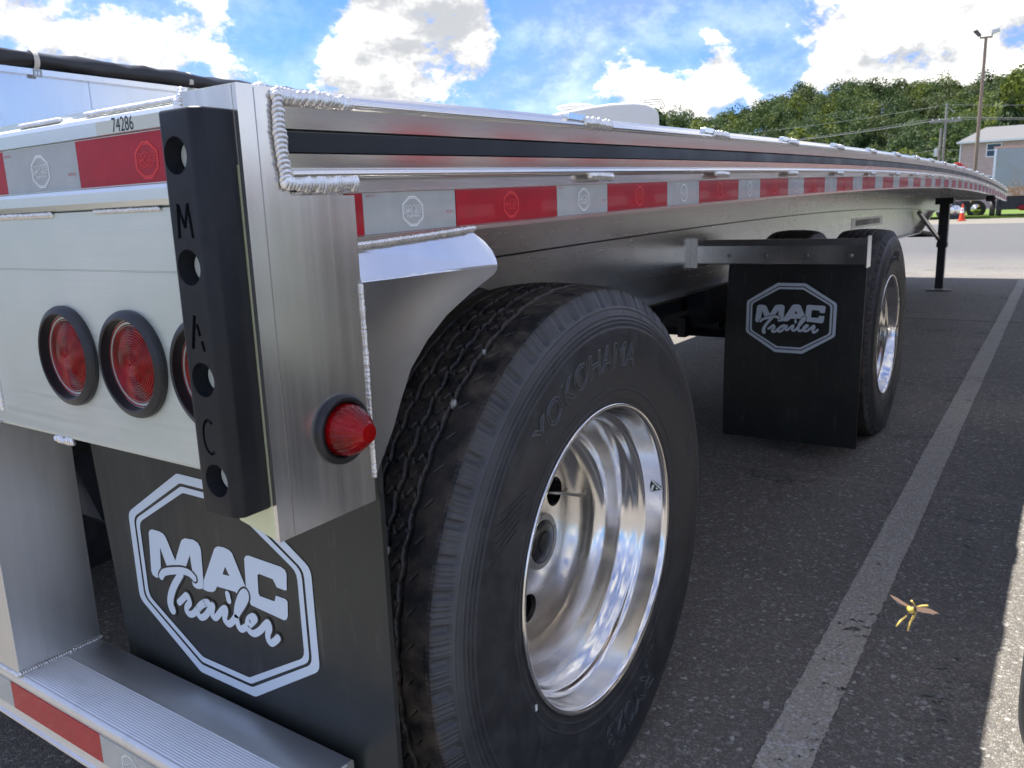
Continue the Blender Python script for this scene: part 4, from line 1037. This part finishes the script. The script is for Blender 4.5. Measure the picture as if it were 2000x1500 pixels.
for yy in (1.86, 2.80, .3, 4.2, 5.6, 7):
    s_ = MB(); pts = [(.0+.052*math.cos(a), yy, 2.029+.055*math.sin(a)) for a in [math.radians(t) for t in range(150, -61, -15)]]
    for i in range(len(pts)-1):
        a, b = Vector(pts[i]), Vector(pts[i+1]); s_.add([a+Vector((0, -.014, 0)), a+Vector((0, .014, 0)), b+Vector((0, .014, 0)), b+Vector((0, -.014, 0))], [(0, 1, 2, 3)])
    so_ = s_.build('strap', strapm, DT)
    md = so_.modifiers.new('s', 'SOLIDIFY'); md.thickness = .004; apply_mods(so_)
    bk = MB(); bk.box((.030, yy-.022, 1.945), (.040, yy+.022, 1.953)); bk.box((.030, yy-.022, 1.975), (.040, yy+.022, 1.983)); bk.box((.030, yy-.022, 1.953), (.040, yy-.014, 1.975)); bk.box((.030, yy+.014, 1.953), (.040, yy+.022, 1.975)); bk.box((.030, yy-.003, 1.953), (.038, yy+.003, 1.975))
    bk.build('strap_buckle', M['steel'], so_)
for yy in (1.2, 2.5):
    for x_ in (-.29, -2.2): 
        tw = link_mesh('tyre', TY_LO, DT, (x_, yy, .485))

# ------------------------------------------------------------------ white truck beyond the deck
def place(px, D, lat=0):
    d = cam_dir(px, 384); h = Vector((d.x, d.y, 0)).normalized(); D = D/max(.5, h.dot(Vector((fw.x, fw.y, 0)).normalized())); p = Vector((CAM.x, CAM.y, 0))+h*D; return p, h
wp, wh = place(1185, 24)
TRK = empty('white_truck', wp, math.atan2(-wh.x, wh.y)); tag(TRK, 'white sleeper truck behind the deck, only its pale roof fairing showing', 'truck')
white = mat('white_truck_paint', (.74, .74, .70), .25); dglass = mat('dark_glass', (.02, .025, .03), .05)
# local: x along screen right, y away
rf = [(-1.85, 3.30), (-1.80, 3.70), (-1.10, 3.84), (-.35, 3.94), (.15, 3.985), (.75, 3.985), (1.1, 3.93), (1.32, 3.82), (1.42, 3.66), (1.43, 3.40), (1.43, 3.0), (-1.85, 3.0)]
ro = MB().prism(rf, 'y', -1.1, 1.1).build('roof_fairing', white, TRK); bevel(ro, .14, 4, 20); ro.data.polygons.foreach_set('use_smooth', [True]*len(ro.data.polygons))
cab = MB().box((-1.6, -1.12, .9), (1.4, 1.12, 3.05)).build('cab', white, TRK); bevel(cab, .08, 3)
MB().box((.4, -1.135, 2.0), (1.2, -1.122, 2.6)).build('side_window', dglass, TRK)
hood = MB().box((1.4, -.9, .8), (2.9, .9, 1.9)).build('hood', white, TRK); bevel(hood, .2, 4)
for x_ in (-1.3, 2.1):
    t_ = link_mesh('tyre', TY_LO, TRK, (x_, -1.0, .485), (0, 0, PI/2))
for x_ in (-.05, .55, .85): MB().ball((x_, -1.02, 3.79), (.03, .02, .03), 8, 5).build('roof_marker', M['lens_dark'], TRK)
hn = MB(); hn.ball((-.85, -.6, 3.98), (.55, .14, .10), 14, 8); hn.build('roof_scoop', white, TRK, smooth=True)
wr = MB()
for k in range(3): wr.tube([(1.0, -.8+k*.5, 3.9), (1.05, -.8+k*.5, 4.05), (1.5, -.8+k*.5, 4.06), (1.6, -.8+k*.5, 3.85)], .012, 6)
wr.build('antenna_rack', M['paint_black'], TRK)

# ------------------------------------------------------------------ far side of the lot
def lot_obj(name, px, D, label, cat):
    p, h = place(px, D); e = empty(name, p, math.atan2(-h.x, h.y)); tag(e, label, cat); return e
# tipping trailer seen from behind
RT = lot_obj('tipper_trailer', 1977, 46, 'silver tipper trailer with rust stained orange rear frame across the lot', 'trailer')
def m_rust():
    m = mat('rusty_orange_frame', (.42, .26, .12), .7); b = NB(m)
    b.col(b.mix(b.mr(b.noise(b.pos((1, 1, 1)), 5, 5, .7), .4, .6), (.62, .58, .50), (.40, .20, .06))); return m
M['rust'] = m_rust()
def m_mirror():
    m = mat('polished_tipper_side', (.33, .36, .345), .3, .75); b = NB(m); b.bump(b.noise(b.pos((1, 1, 1)), 1.2, 3), .5, .08); return m
M['mirror'] = m_mirror()
tb = MB().box((-1.03, 0, 1.72), (1.9, 6, 3.82)).build('tipper_body', M['mirror'], RT)
MB().box((-1.09, -.03, 3.80), (1.95, 6.02, 3.92)).build('top_rail', mat('faded_pink_rail', (.55, .35, .28), .6), RT)
MB().box((-1.05, -.04, 1.72), (-.93, -.002, 3.80)).build('corner_bar', M['alu_v'], RT)
for i in range(9): MB().box((-1.13+i*.38, -.10, 1.24), (-1.05+i*.38, -.04, 1.70)).build('frame_post', M['rust'], RT)
MB().box((-1.15, -.04, 1.22), (2.1, 5.9, 1.32)).build('frame_lower', M['rust'], RT); MB().box((-1.15, -.04, 1.64), (2.1, 5.9, 1.715)).build('frame_upper', M['rust'], RT)
MB().box((-1.10, .0, 1.321), (2.0, .05, 1.639)).build('frame_back', M['rust'], RT)
MB().box((-.60, .3, .45), (2.0, 4.0, 1.20)).build('chassis', M['paint_black'], RT)
for x_ in (-.92, -.60, 1.1, 1.45): link_mesh('tyre', TY_LO, RT, (x_, .7, .485))
MB().box((-.70, -.1, .15), (-.62, .0, 1.2)).build('flap_hanger', M['paint_black'], RT)
for i in range(2):
    a = MB(); a.tube([(-.2+i*.3, -.15, 1.78), (-.05+i*.3, -.2, 2.15), (.1+i*.3, -.15, 1.78)], .035, 6); a.build('cable_bundle', mat('light_cable', (.5, .48, .4), .6) if i == 0 else bpy.data.materials['light_cable'], RT)
MB().ball((.55, -.12, .55), (.28, .1, .16), 10, 6).build('tail_light', M['lens'], RT)
# red truck
RD = lot_obj('red_truck', 1888, 50, 'red truck parked on the far apron behind the orange cone', 'truck')
redp = mat('red_truck_paint', (.42, .02, .02), .25)
c_ = MB().prism([(-1.1, 1.35), (-1.1, 2.95), (-.8, 3.28), (-.5, 3.30), (-.05, 2.9), (.7, 2.35), (1.4, 2.1), (1.4, 1.15)], 'y', 0, 2.3).build('cab', redp, RD); bevel(c_, .08, 3)
MB().box((-1.3, -.1, 1.05), (1.3, 2.4, 1.36)).build('lower_skirt', redp, RD)
MB().prism([(-.6, 2.2), (-.6, 2.7), (.1, 2.7), (.4, 2.2)], 'y', -.012, -.002).build('side_window', dglass, RD)
for x_ in (-.75, .55):
    wq = MB().lathe([(-.02, .30), (-.06, .28), (-.03, .12), (-.10, .08), (-.10, 0)], 24, 'y').build('wheel', M['rim'], RD, smooth=True, loc=(x_, .02, .5)); link_mesh('tyre', TY_LO, wq, (0, .13, -.015), (0, 0, -PI/2))
MB().box((-.35, .0, .45), (.2, .6, 1.0)).build('fuel_tank', M['paint_black'], RD)
# grey hopper trailer
GH = lot_obj('hopper_trailer', 1852, 47, 'grey hopper trailer with two chrome wheels seen beneath the flatbed', 'trailer')
MB().prism([(-4.5, 2.8), (.9, 2.8), (.9, 1.6), (.25, .95), (-4.5, .95)], 'y', 0, 2.4).build('hopper_body', M['alu_tube'], GH)
MB().prism([(-4.5, .93), (.2, .93), (.25, .80), (-4.5, .78)], 'y', -.05, 2.3).build('fender', M['alu_tube'], GH)
for x_ in (-.05, .30+.12, -1.2):
    wq = MB().lathe([(-.02, .30), (-.05, .28), (-.02, .12), (-.08, .08), (-.08, 0)], 24, 'y').build('wheel', M['rim'], GH, smooth=True, loc=(x_, .0, .5)); link_mesh('tyre', TY_LO, wq, (0, .13, -.015), (0, 0, -PI/2))
# cone
p, h = place(1882, 42.5)
CN = empty('traffic_cone', p); tag(CN, 'orange traffic cone with white bands standing on the far asphalt', 'cone')
orange = mat('cone_orange', (.75, .07, .02), .5)
MB().box((-.20, -.20, .006), (.20, .20, .05)).build('base', orange, CN); MB().lathe([(.05, .155), (.42, .095), (.42, 0)], 20, 'z').build('lower_cone', orange, CN, smooth=False, angle=60)
MB().lathe([(.42, .096), (.55, .078)], 20, 'z').build('white_band', M['print_white'], CN); MB().lathe([(.55, .075), (.59, .070)], 20, 'z').build('orange_ring', orange, CN)
MB().lathe([(.59, .071), (.68, .058)], 20, 'z').build('white_band', M['print_white'], CN); MB().lathe([(.68, .057), (.86, .028), (.87, 0)], 20, 'z').build('tip', orange, CN)
# light pole
p, h = place(1900, 55)
LP = empty('light_pole', p, math.atan2(-h.x, h.y)); tag(LP, 'tall tan light pole with two floodlights, in front of the brick building', 'light pole')
tan = mat('tan_pole_paint', (.24, .18, .145), .5)
MB().lathe([(.004, .13), (4, .115), (11.2, .09), (11.2, 0)], 12, 'z').build('pole', tan, LP, smooth=True, angle=40)
MB().box((-.36, -.05, 11.17), (.36, .05, 11.27)).build('crossarm', tan, LP)
for sx_ in (-1, 1):
    hd = MB().prism([(-.26, -.09), (.22, -.13), (.26, .05), (-.16, .12)], 'y', -.16, .16).build('floodlight', mat('floodlight_bronze', (.09, .08, .075), .4) if sx_ < 0 else M['alu_tube'], LP, loc=(sx_*.50, 0, 11.55)); hd.rotation_euler = (.0, -.35 if sx_ > 0 else .75, 0)
    MB().tube([(sx_*.32, 0, 11.27), (sx_*.34, 0, 11.45)], .03, 6).build('bracket', tan, LP)
# utility pole with wires
p, h = place(1836, 100)
UP = empty('utility_pole', p, math.atan2(-h.x, h.y)); tag(UP, 'grey wooden utility pole with crossarms and a transformer left of the brick building', 'utility pole')
grw = m_veg('weathered_pole_wood', (.26, .25, .23), (.34, .33, .31), 3)
MB().lathe([(.0, .17), (12.3, .12), (12.3, 0)], 10, 'z').build('pole', grw, UP, smooth=True, angle=40); MB().lathe([(.0, .15), (9.5, .12), (9.5, 0)], 10, 'z', (-.42, .2, 0)).build('second_pole', grw, UP, smooth=True, angle=40)
MB().box((-1.75, -.12, 10.1), (1.7, .12, 10.4)).build('crossarm', grw, UP); 
ua = MB(); ua.tube([(-.1, 0, 12.0), (.9, 0, 11.1)], .07, 6); ua.build('upper_arm', grw, UP)
for x_ in (-1.4, -.7, .7, 1.35): MB().lathe([(0, .05), (.08, .06), (.16, .04), (.2, 0)], 8, 'z', (x_, 0, 10.4)).build('insulator', M['print_white'], UP)
MB().lathe([(6.2, 0), (6.2, .28), (7.1, .28), (7.15, 0)], 14, 'z', (-.75, -.1, 0)).build('transformer', M['alu_tube'], UP, smooth=True, angle=40)
PWv = mat('overhead_wire', (.30, .31, .30), .5)
pw = MB(); b0 = Vector((p.x, p.y, 0))
ends = [(-1.4, 10.6, 30), (.7, 10.6, 30), (0, 12.1, 34), (1.35, 10.6, 30), (-.4, 7.0, 26), (-.3, 6.0, 25)]
PWR = empty('power_lines', (0, 0, 0)); tag(PWR, 'overhead wires sagging from the utility pole across the wooded hill', 'power lines')
rx = Vector((h.y, -h.x, 0))
for (lx, z0, ln) in ends:
    a = b0+rx*lx+Vector((0, 0, z0)); 
    for sgn, zz in ((-1, z0-1.2 if z0 > 9 else z0-.4), (1, z0+.4)):
        b = a + rx*sgn*60 + h*(-12 if sgn < 0 else 4); b.z = zz
        pts = [a.lerp(b, t/12)-Vector((0, 0, 1.6*4*(t/12)*(1-t/12))) for t in range(13)]
        w_o = MB().tube(pts, .018, 5).build('wire', PWv, PWR)
# brick building
bp, bh = place(1863, 92)
BL = empty('brick_building', bp, math.atan2(-bh.x, bh.y)-math.radians(4)); tag(BL, 'two storey reddish brick apartment building with grey shingle roof', 'building')
def m_brick():
    m = mat('mottled_red_brick', (.3, .2, .17), .85); b = NB(m)
    t = b.N.new('ShaderNodeTexBrick'); b.L.new(b.coord((1, 1, 1)), t.inputs['Vector']); mp = t.inputs['Vector'].links[0].from_node; mp.inputs['Rotation'].default_value = (PI/2, 0, 0)
    t.inputs['Scale'].default_value = 3.3; t.inputs['Color1'].default_value = (.46, .30, .25, 1); t.inputs['Color2'].default_value = (.60, .48, .43, 1); t.inputs['Mortar'].default_value = (.45, .42, .38, 1)
    b.col(b.mix(b.mr(b.noise(b.pos((1, 1, 2)), 2.2, 5, .7), .35, .65, 0, .6), t.outputs['Color'], (.55, .43, .39))); return m
M['brick'] = m_brick()
def m_shingle():
    m = mat('grey_shingle', (.3, .3, .3), .9); b = NB(m); b.col(b.mix(b.noise(b.pos((1, 1, 3)), 3, 5, .7), (.13, .13, .135), (.18, .18, .185))); return m
M['shingle'] = m_shingle()
BW = 34; EZ = 7.25; RZ = 9.0
MB().box((0.35, 0, 0), (BW, 11, EZ)).build('wall', M['brick'], BL)
roof = MB(); roof.add([(-.1, -.5, EZ-.08), (BW+.4, -.5, EZ-.08), (BW+.4, 11.5, EZ-.08), (-.1, 11.5, EZ-.08), (2.3, 5.5, RZ), (BW-3, 5.5, RZ)], [(0, 1, 5, 4), (1, 2, 5), (2, 3, 4, 5), (3, 0, 4), (3, 2, 1, 0)]); ro_ = roof.build('roof', M['shingle'], BL)
MB().box((-.12, -.62, EZ-.22), (BW+.4, -.502, EZ-.02)).build('gutter', M['print_white'], BL); MB().box((.22, -.12, 0), (.34, -.01, EZ-.22)).build('downspout', M['print_white'], BL)
wglass = mat('window_glass', (.05, .07, .10), .06)
for i in range(7):
    for zb, zh in ((5.55, 1.25), (2.0, 1.4)):
        wd = 1.25 if i % 2 == 0 else 1.5; zb2 = zb if i % 2 == 0 or zb < 3 else 6.15; zh2 = zh if i % 2 == 0 or zb < 3 else .62
        x0 = 2.85+i*4.25
        fr = MB(); fr.box((x0-.10, -.06, zb2-.1), (x0+wd+.10, -.002, zb2)); fr.box((x0-.10, -.06, zb2+zh2), (x0+wd+.10, -.002, zb2+zh2+.1)); fr.box((x0-.10, -.058, zb2), (x0, -.002, zb2+zh2)); fr.box((x0+wd, -.058, zb2), (x0+wd+.10, -.002, zb2+zh2)); fr.box((x0, -.050, zb2+zh2/2-.04), (x0+wd, -.004, zb2+zh2/2+.04))
        wo = fr.build('window', M['print_white'], BL); MB().box((x0, -.025, zb2), (x0+wd, -.006, zb2+zh2)).build('pane', wglass, wo)

# ------------------------------------------------------------------ trees
def crown_verts(rg, n, R3, size, lobes=7, centre=(0, 0, 0)):
    lc = rg.normal(size=(lobes, 3)); lc /= np.linalg.norm(lc, axis=1)[:, None]; lc *= rg.uniform(.25, .62, (lobes, 1)); lr = rg.uniform(.34, .55, lobes)
    k = rg.randint(0, lobes, n); d = rg.normal(size=(n, 3)); d /= np.linalg.norm(d, axis=1)[:, None]; rad = rg.uniform(.55, 1.0, (n, 1))**.5
    c = (lc[k]+d*rad*lr[k][:, None])*np.array(R3)+np.array(centre)
    a = rg.normal(size=(n, 3)); a /= np.linalg.norm(a, axis=1)[:, None]; nrm = d+.7*a; nrm /= np.linalg.norm(nrm, axis=1)[:, None]
    t = np.cross(nrm, rg.normal(size=(n, 3))); t /= np.linalg.norm(t, axis=1)[:, None]; b = np.cross(nrm, t)
    s = (size*rg.uniform(.6, 1.35, (n, 1)))
    return np.stack([c-t*s, c-b*s*.7, c+t*s, c+b*s*.7], 1)
def quads_mesh(name, Q, mats, mi=None):
    n = len(Q); me = bpy.data.meshes.new(name); me.vertices.add(n*4); me.vertices.foreach_set('co', Q.astype(np.float32).ravel()); me.loops.add(n*4); me.loops.foreach_set('vertex_index', np.arange(n*4, dtype=np.int32))
    me.polygons.add(n); me.polygons.foreach_set('loop_start', np.arange(0, n*4, 4, dtype=np.int32))
    for q in mats: me.materials.append(q)
    if mi is not None: me.polygons.foreach_set('material_index', mi.astype(np.int32))
    me.update(calc_edges=True); return me
# ridge line: pixel x -> pixel y of the tree tops
RX = np.array([900, 1180, 1230, 1260, 1300, 1345, 1370, 1400, 1440, 1470, 1500, 1540, 1575, 1600, 1640, 1700, 1760, 1830, 1900, 1950, 2000, 2100, 2300, 2700], float)
RY = np.array([300, 262, 240, 222, 212, 220, 214, 222, 206, 196, 186, 168, 160, 172, 160, 152, 156, 150, 146, 136, 134, 140, 150, 160], float)
def ridge(px, D):
    py = float(np.interp(px, RX, RY))-3; d = cam_dir(px, py); hl = math.hypot(d.x, d.y); return CAM.x+d.x/hl*D, CAM.y+d.y/hl*D, CAM.z+d.z/hl*D
D0, D1 = 125., 290.
def slope(t): return t**1.25
tm_ = MB(); cols = list(range(900, 2720, 30)); rows_ = 14; vv = []
for px in cols:
    for j in range(rows_+2):
        t = min(j, rows_)/rows_; D = D0+(D1-D0)*t + (80 if j > rows_ else 0)
        x, y, z = ridge(px, D1); h_ = max(.2, z-11); dd = cam_dir(px, 384); hl = math.hypot(dd.x, dd.y)
        vv.append((CAM.x+dd.x/hl*D, CAM.y+dd.y/hl*D, (h_*slope(t) if j <= rows_ else h_*.9)-.05))
R_ = rows_+2
tm_.add(vv, [(i*R_+j, (i+1)*R_+j, (i+1)*R_+j+1, i*R_+j+1) for i in range(len(cols)-1) for j in range(R_-1)])
tag(tm_.build('hill', M['soil'], smooth=True), kind='structure')
rg = np.random.RandomState(11); Qs = []; Ms = []
nT = 450
for i in range(nT):
    px = rg.uniform(1190, 2250); t = rg.uniform(0, 1)**.8
    if i < 90: t = 1.0; px = 1200+i*10+rg.uniform(-4, 4)
    D = D0+4+(D1-D0-4)*t
    x1, y1, z1 = ridge(px, D1); dd = cam_dir(px, 384); hl = math.hypot(dd.x, dd.y)
    base = np.array([CAM.x+dd.x/hl*D, CAM.y+dd.y/hl*D, max(.2, z1-11)*slope(t)])
    H = rg.uniform(8.5, 12.5)*(1.0 if t > .3 else .85); Rr_ = H*rg.uniform(.36, .48)
    nn = 1250 if t < .5 else 1050
    q = crown_verts(rg, nn, (Rr_, Rr_, H*.46), .23+.06*t, 10, base+np.array([0, 0, H*.55]))
    Qs.append(q); w = rg.rand(); base_m = 1 if w < .36 else (0 if w < .66 else (3 if w < .84 else 2))
    mi = np.where(rg.rand(nn) < .93, base_m, rg.randint(0, 4, nn)); Ms.append(mi)
fo = bpy.data.objects.new('hillside_wood', quads_mesh('hillside_wood', np.concatenate(Qs), GREENS, np.concatenate(Ms))); C.objects.link(fo)
tag(fo, 'dense green wood covering the hill behind the lot', 'wood', kind='stuff')
def tree(px, D, H, Rr, mi, label, n=1600, sz=.25, conif=False, zb=0):
    p, h = place(px, D); e = empty('conifer_tree' if conif else 'broadleaf_tree', (p.x, p.y, zb)); tag(e, label, 'tree'); rgt = np.random.RandomState(int(px*7+D))
    tr = MB(); tr.tube([(0, 0, -.3), (.1, 0, H*.3), (-.1, .1, H*.6), (.05, 0, H*.88)], [H*.03, H*.024, H*.014, H*.004], 8)
    for k in range(7):
        a = k*2.4; z = H*(.3+.07*k); tr.tube([(0, 0, z), (math.cos(a)*Rr*.4, math.sin(a)*Rr*.4, z+H*.08), (math.cos(a)*Rr*.75, math.sin(a)*Rr*.75, z+H*.13)], [H*.010, H*.006, H*.002], 5)
    tr.build('trunk', M['bark'], e)
    if conif:
        z = rgt.uniform(.12, 1, n)**1.1; ang = rgt.uniform(0, 2*PI, n); r = Rr*(1.02-z)**.75*rgt.uniform(.35, 1, n)*(1+.25*np.sin(z*60))
        c = np.stack([r*np.cos(ang), r*np.sin(ang), H*z-.12*r], 1); dn = np.stack([np.cos(ang)*.5, np.sin(ang)*.5, -1.0+0*ang], 1)+.25*rgt.normal(size=(n, 3)); dn /= np.linalg.norm(dn, axis=1)[:, None]
        sd = np.cross(dn, rgt.normal(size=(n, 3))); sd /= np.linalg.norm(sd, axis=1)[:, None]; s = sz*rgt.uniform(.7, 1.5, (n, 1)); Q = np.stack([c-sd*s*.3, c+dn*s*1.5, c+sd*s*.3, c-dn*s*.6], 1)
    else: Q = crown_verts(rgt, n, (Rr, Rr, H*.38), sz, 11, (0, 0, H*.62))
    o = bpy.data.objects.new('crown', quads_mesh('crown', Q, GREENS, np.where(rgt.rand(len(Q)) < .85, mi, (mi+1) % 4))); C.objects.link(o); o.parent = e
tree(1958, 104, 13.0, 4.2, 1, 'dark drooping spruce standing just behind the brick building roof', 2600, .45, True)
tree(2012, 108, 19.0, 5.8, 2, 'tall pale green tree rising above the building at the right edge', 3000, .36)
tree(1562, 118, 13.0, 4.6, 2, 'bright yellow green tree in front of the wood, left of the utility pole', 2200, .34)
tree(1500, 112, 10.5, 3.8, 3, 'olive green tree low on the slope beside the yellow green one', 1800, .34)
tree(1345, 105, 11.5, 4.4, 2, 'round yellow green tree just above the deck near the white truck', 2000, .34)
tree(1283, 92, 12.8, 3.2, 1, 'dark green tree standing directly right of the white truck roof', 1800, .30)
tree(1395, 125, 15.0, 4.0, 1, 'dark pointed tree on the ridge between the two rounded ones', 1800, .34)

# ------------------------------------------------------------------ wasp in flight
wd_ = cam_dir(1785, 1200); wl = math.hypot(wd_.x, wd_.y); wpos = CAM+wd_*(.80/wl)
WS = empty('wasp', wpos); tag(WS, 'yellow wasp in flight with spread wings and dangling legs over the asphalt', 'insect')
WS.matrix_world = Matrix.Translation(wpos) @ Matrix((rt, up, -fw)).transposed().to_4x4()
k = wl and (.80/wl)/FPX          # metres per photo pixel at the wasp
yel = mat('wasp_yellow', (.55, .42, .08), .45); org = mat('wasp_leg_orange', (.85, .58, .14), .45); wing = mat('wasp_wing', (.85, .55, .34), .3, 0, Alpha=.62); dk = mat('wasp_dark', (.05, .03, .015), .4)
def W_(px, py, d=0): return ((px-1785)*k, -(py-1200)*k, d*k)
b = MB(); b.ball(W_(1785, 1191, -3), (5*k, 5*k, 7*k), 12, 8); b.build('thorax', dk, WS, smooth=True)
b = MB(); b.ball(W_(1778, 1192, 4), (5.2*k, 5.6*k, 5*k), 12, 8); b.build('head', yel, WS, smooth=True)
b = MB(); b.ball(W_(1787, 1196, -14), (5*k, 6*k, 12*k), 12, 8); b.build('abdomen', yel, WS, smooth=True)
for pts, rr, nm_, mm in (([(1773, 1202), (1762, 1210), (1753, 1219)], [1.2, 1.9, 1.0], 'leg', org), ([(1784, 1202), (1777, 1214), (1772, 1227)], [1.2, 1.9, 1.1], 'leg', org),
                         ([(1789, 1196), (1784, 1205), (1779, 1210)], [.8, 1.0, .7], 'leg', org), ([(1790, 1187), (1797, 1185), (1807, 1184)], [.7, 1.6, 1.9], 'leg', org), ([(1788, 1186), (1783, 1180), (1779, 1176)], [.6, 1.0, 1.9], 'leg', org),
                         ([(1776, 1197), (1773, 1201)], [.8, .5], 'antenna', dk)):
    b = MB(); b.tube([W_(x, y_, 2*i) for i, (x, y_) in enumerate(pts)], [q*k for q in rr], 8); b.build(nm_, mm, WS, smooth=True)
for pts in ([(1779, 1186), (1768, 1179), (1757, 1172), (1745, 1167), (1752, 1175), (1764, 1183), (1775, 1188)], [(1790, 1189), (1802, 1189), (1816, 1192), (1829, 1199), (1818, 1200), (1804, 1198), (1791, 1195)]):
    b = MB(); b.prism([W_(x, y_)[:2] for x, y_ in pts], 'z', -3*k, -2.6*k); b.build('wing', wing, WS)
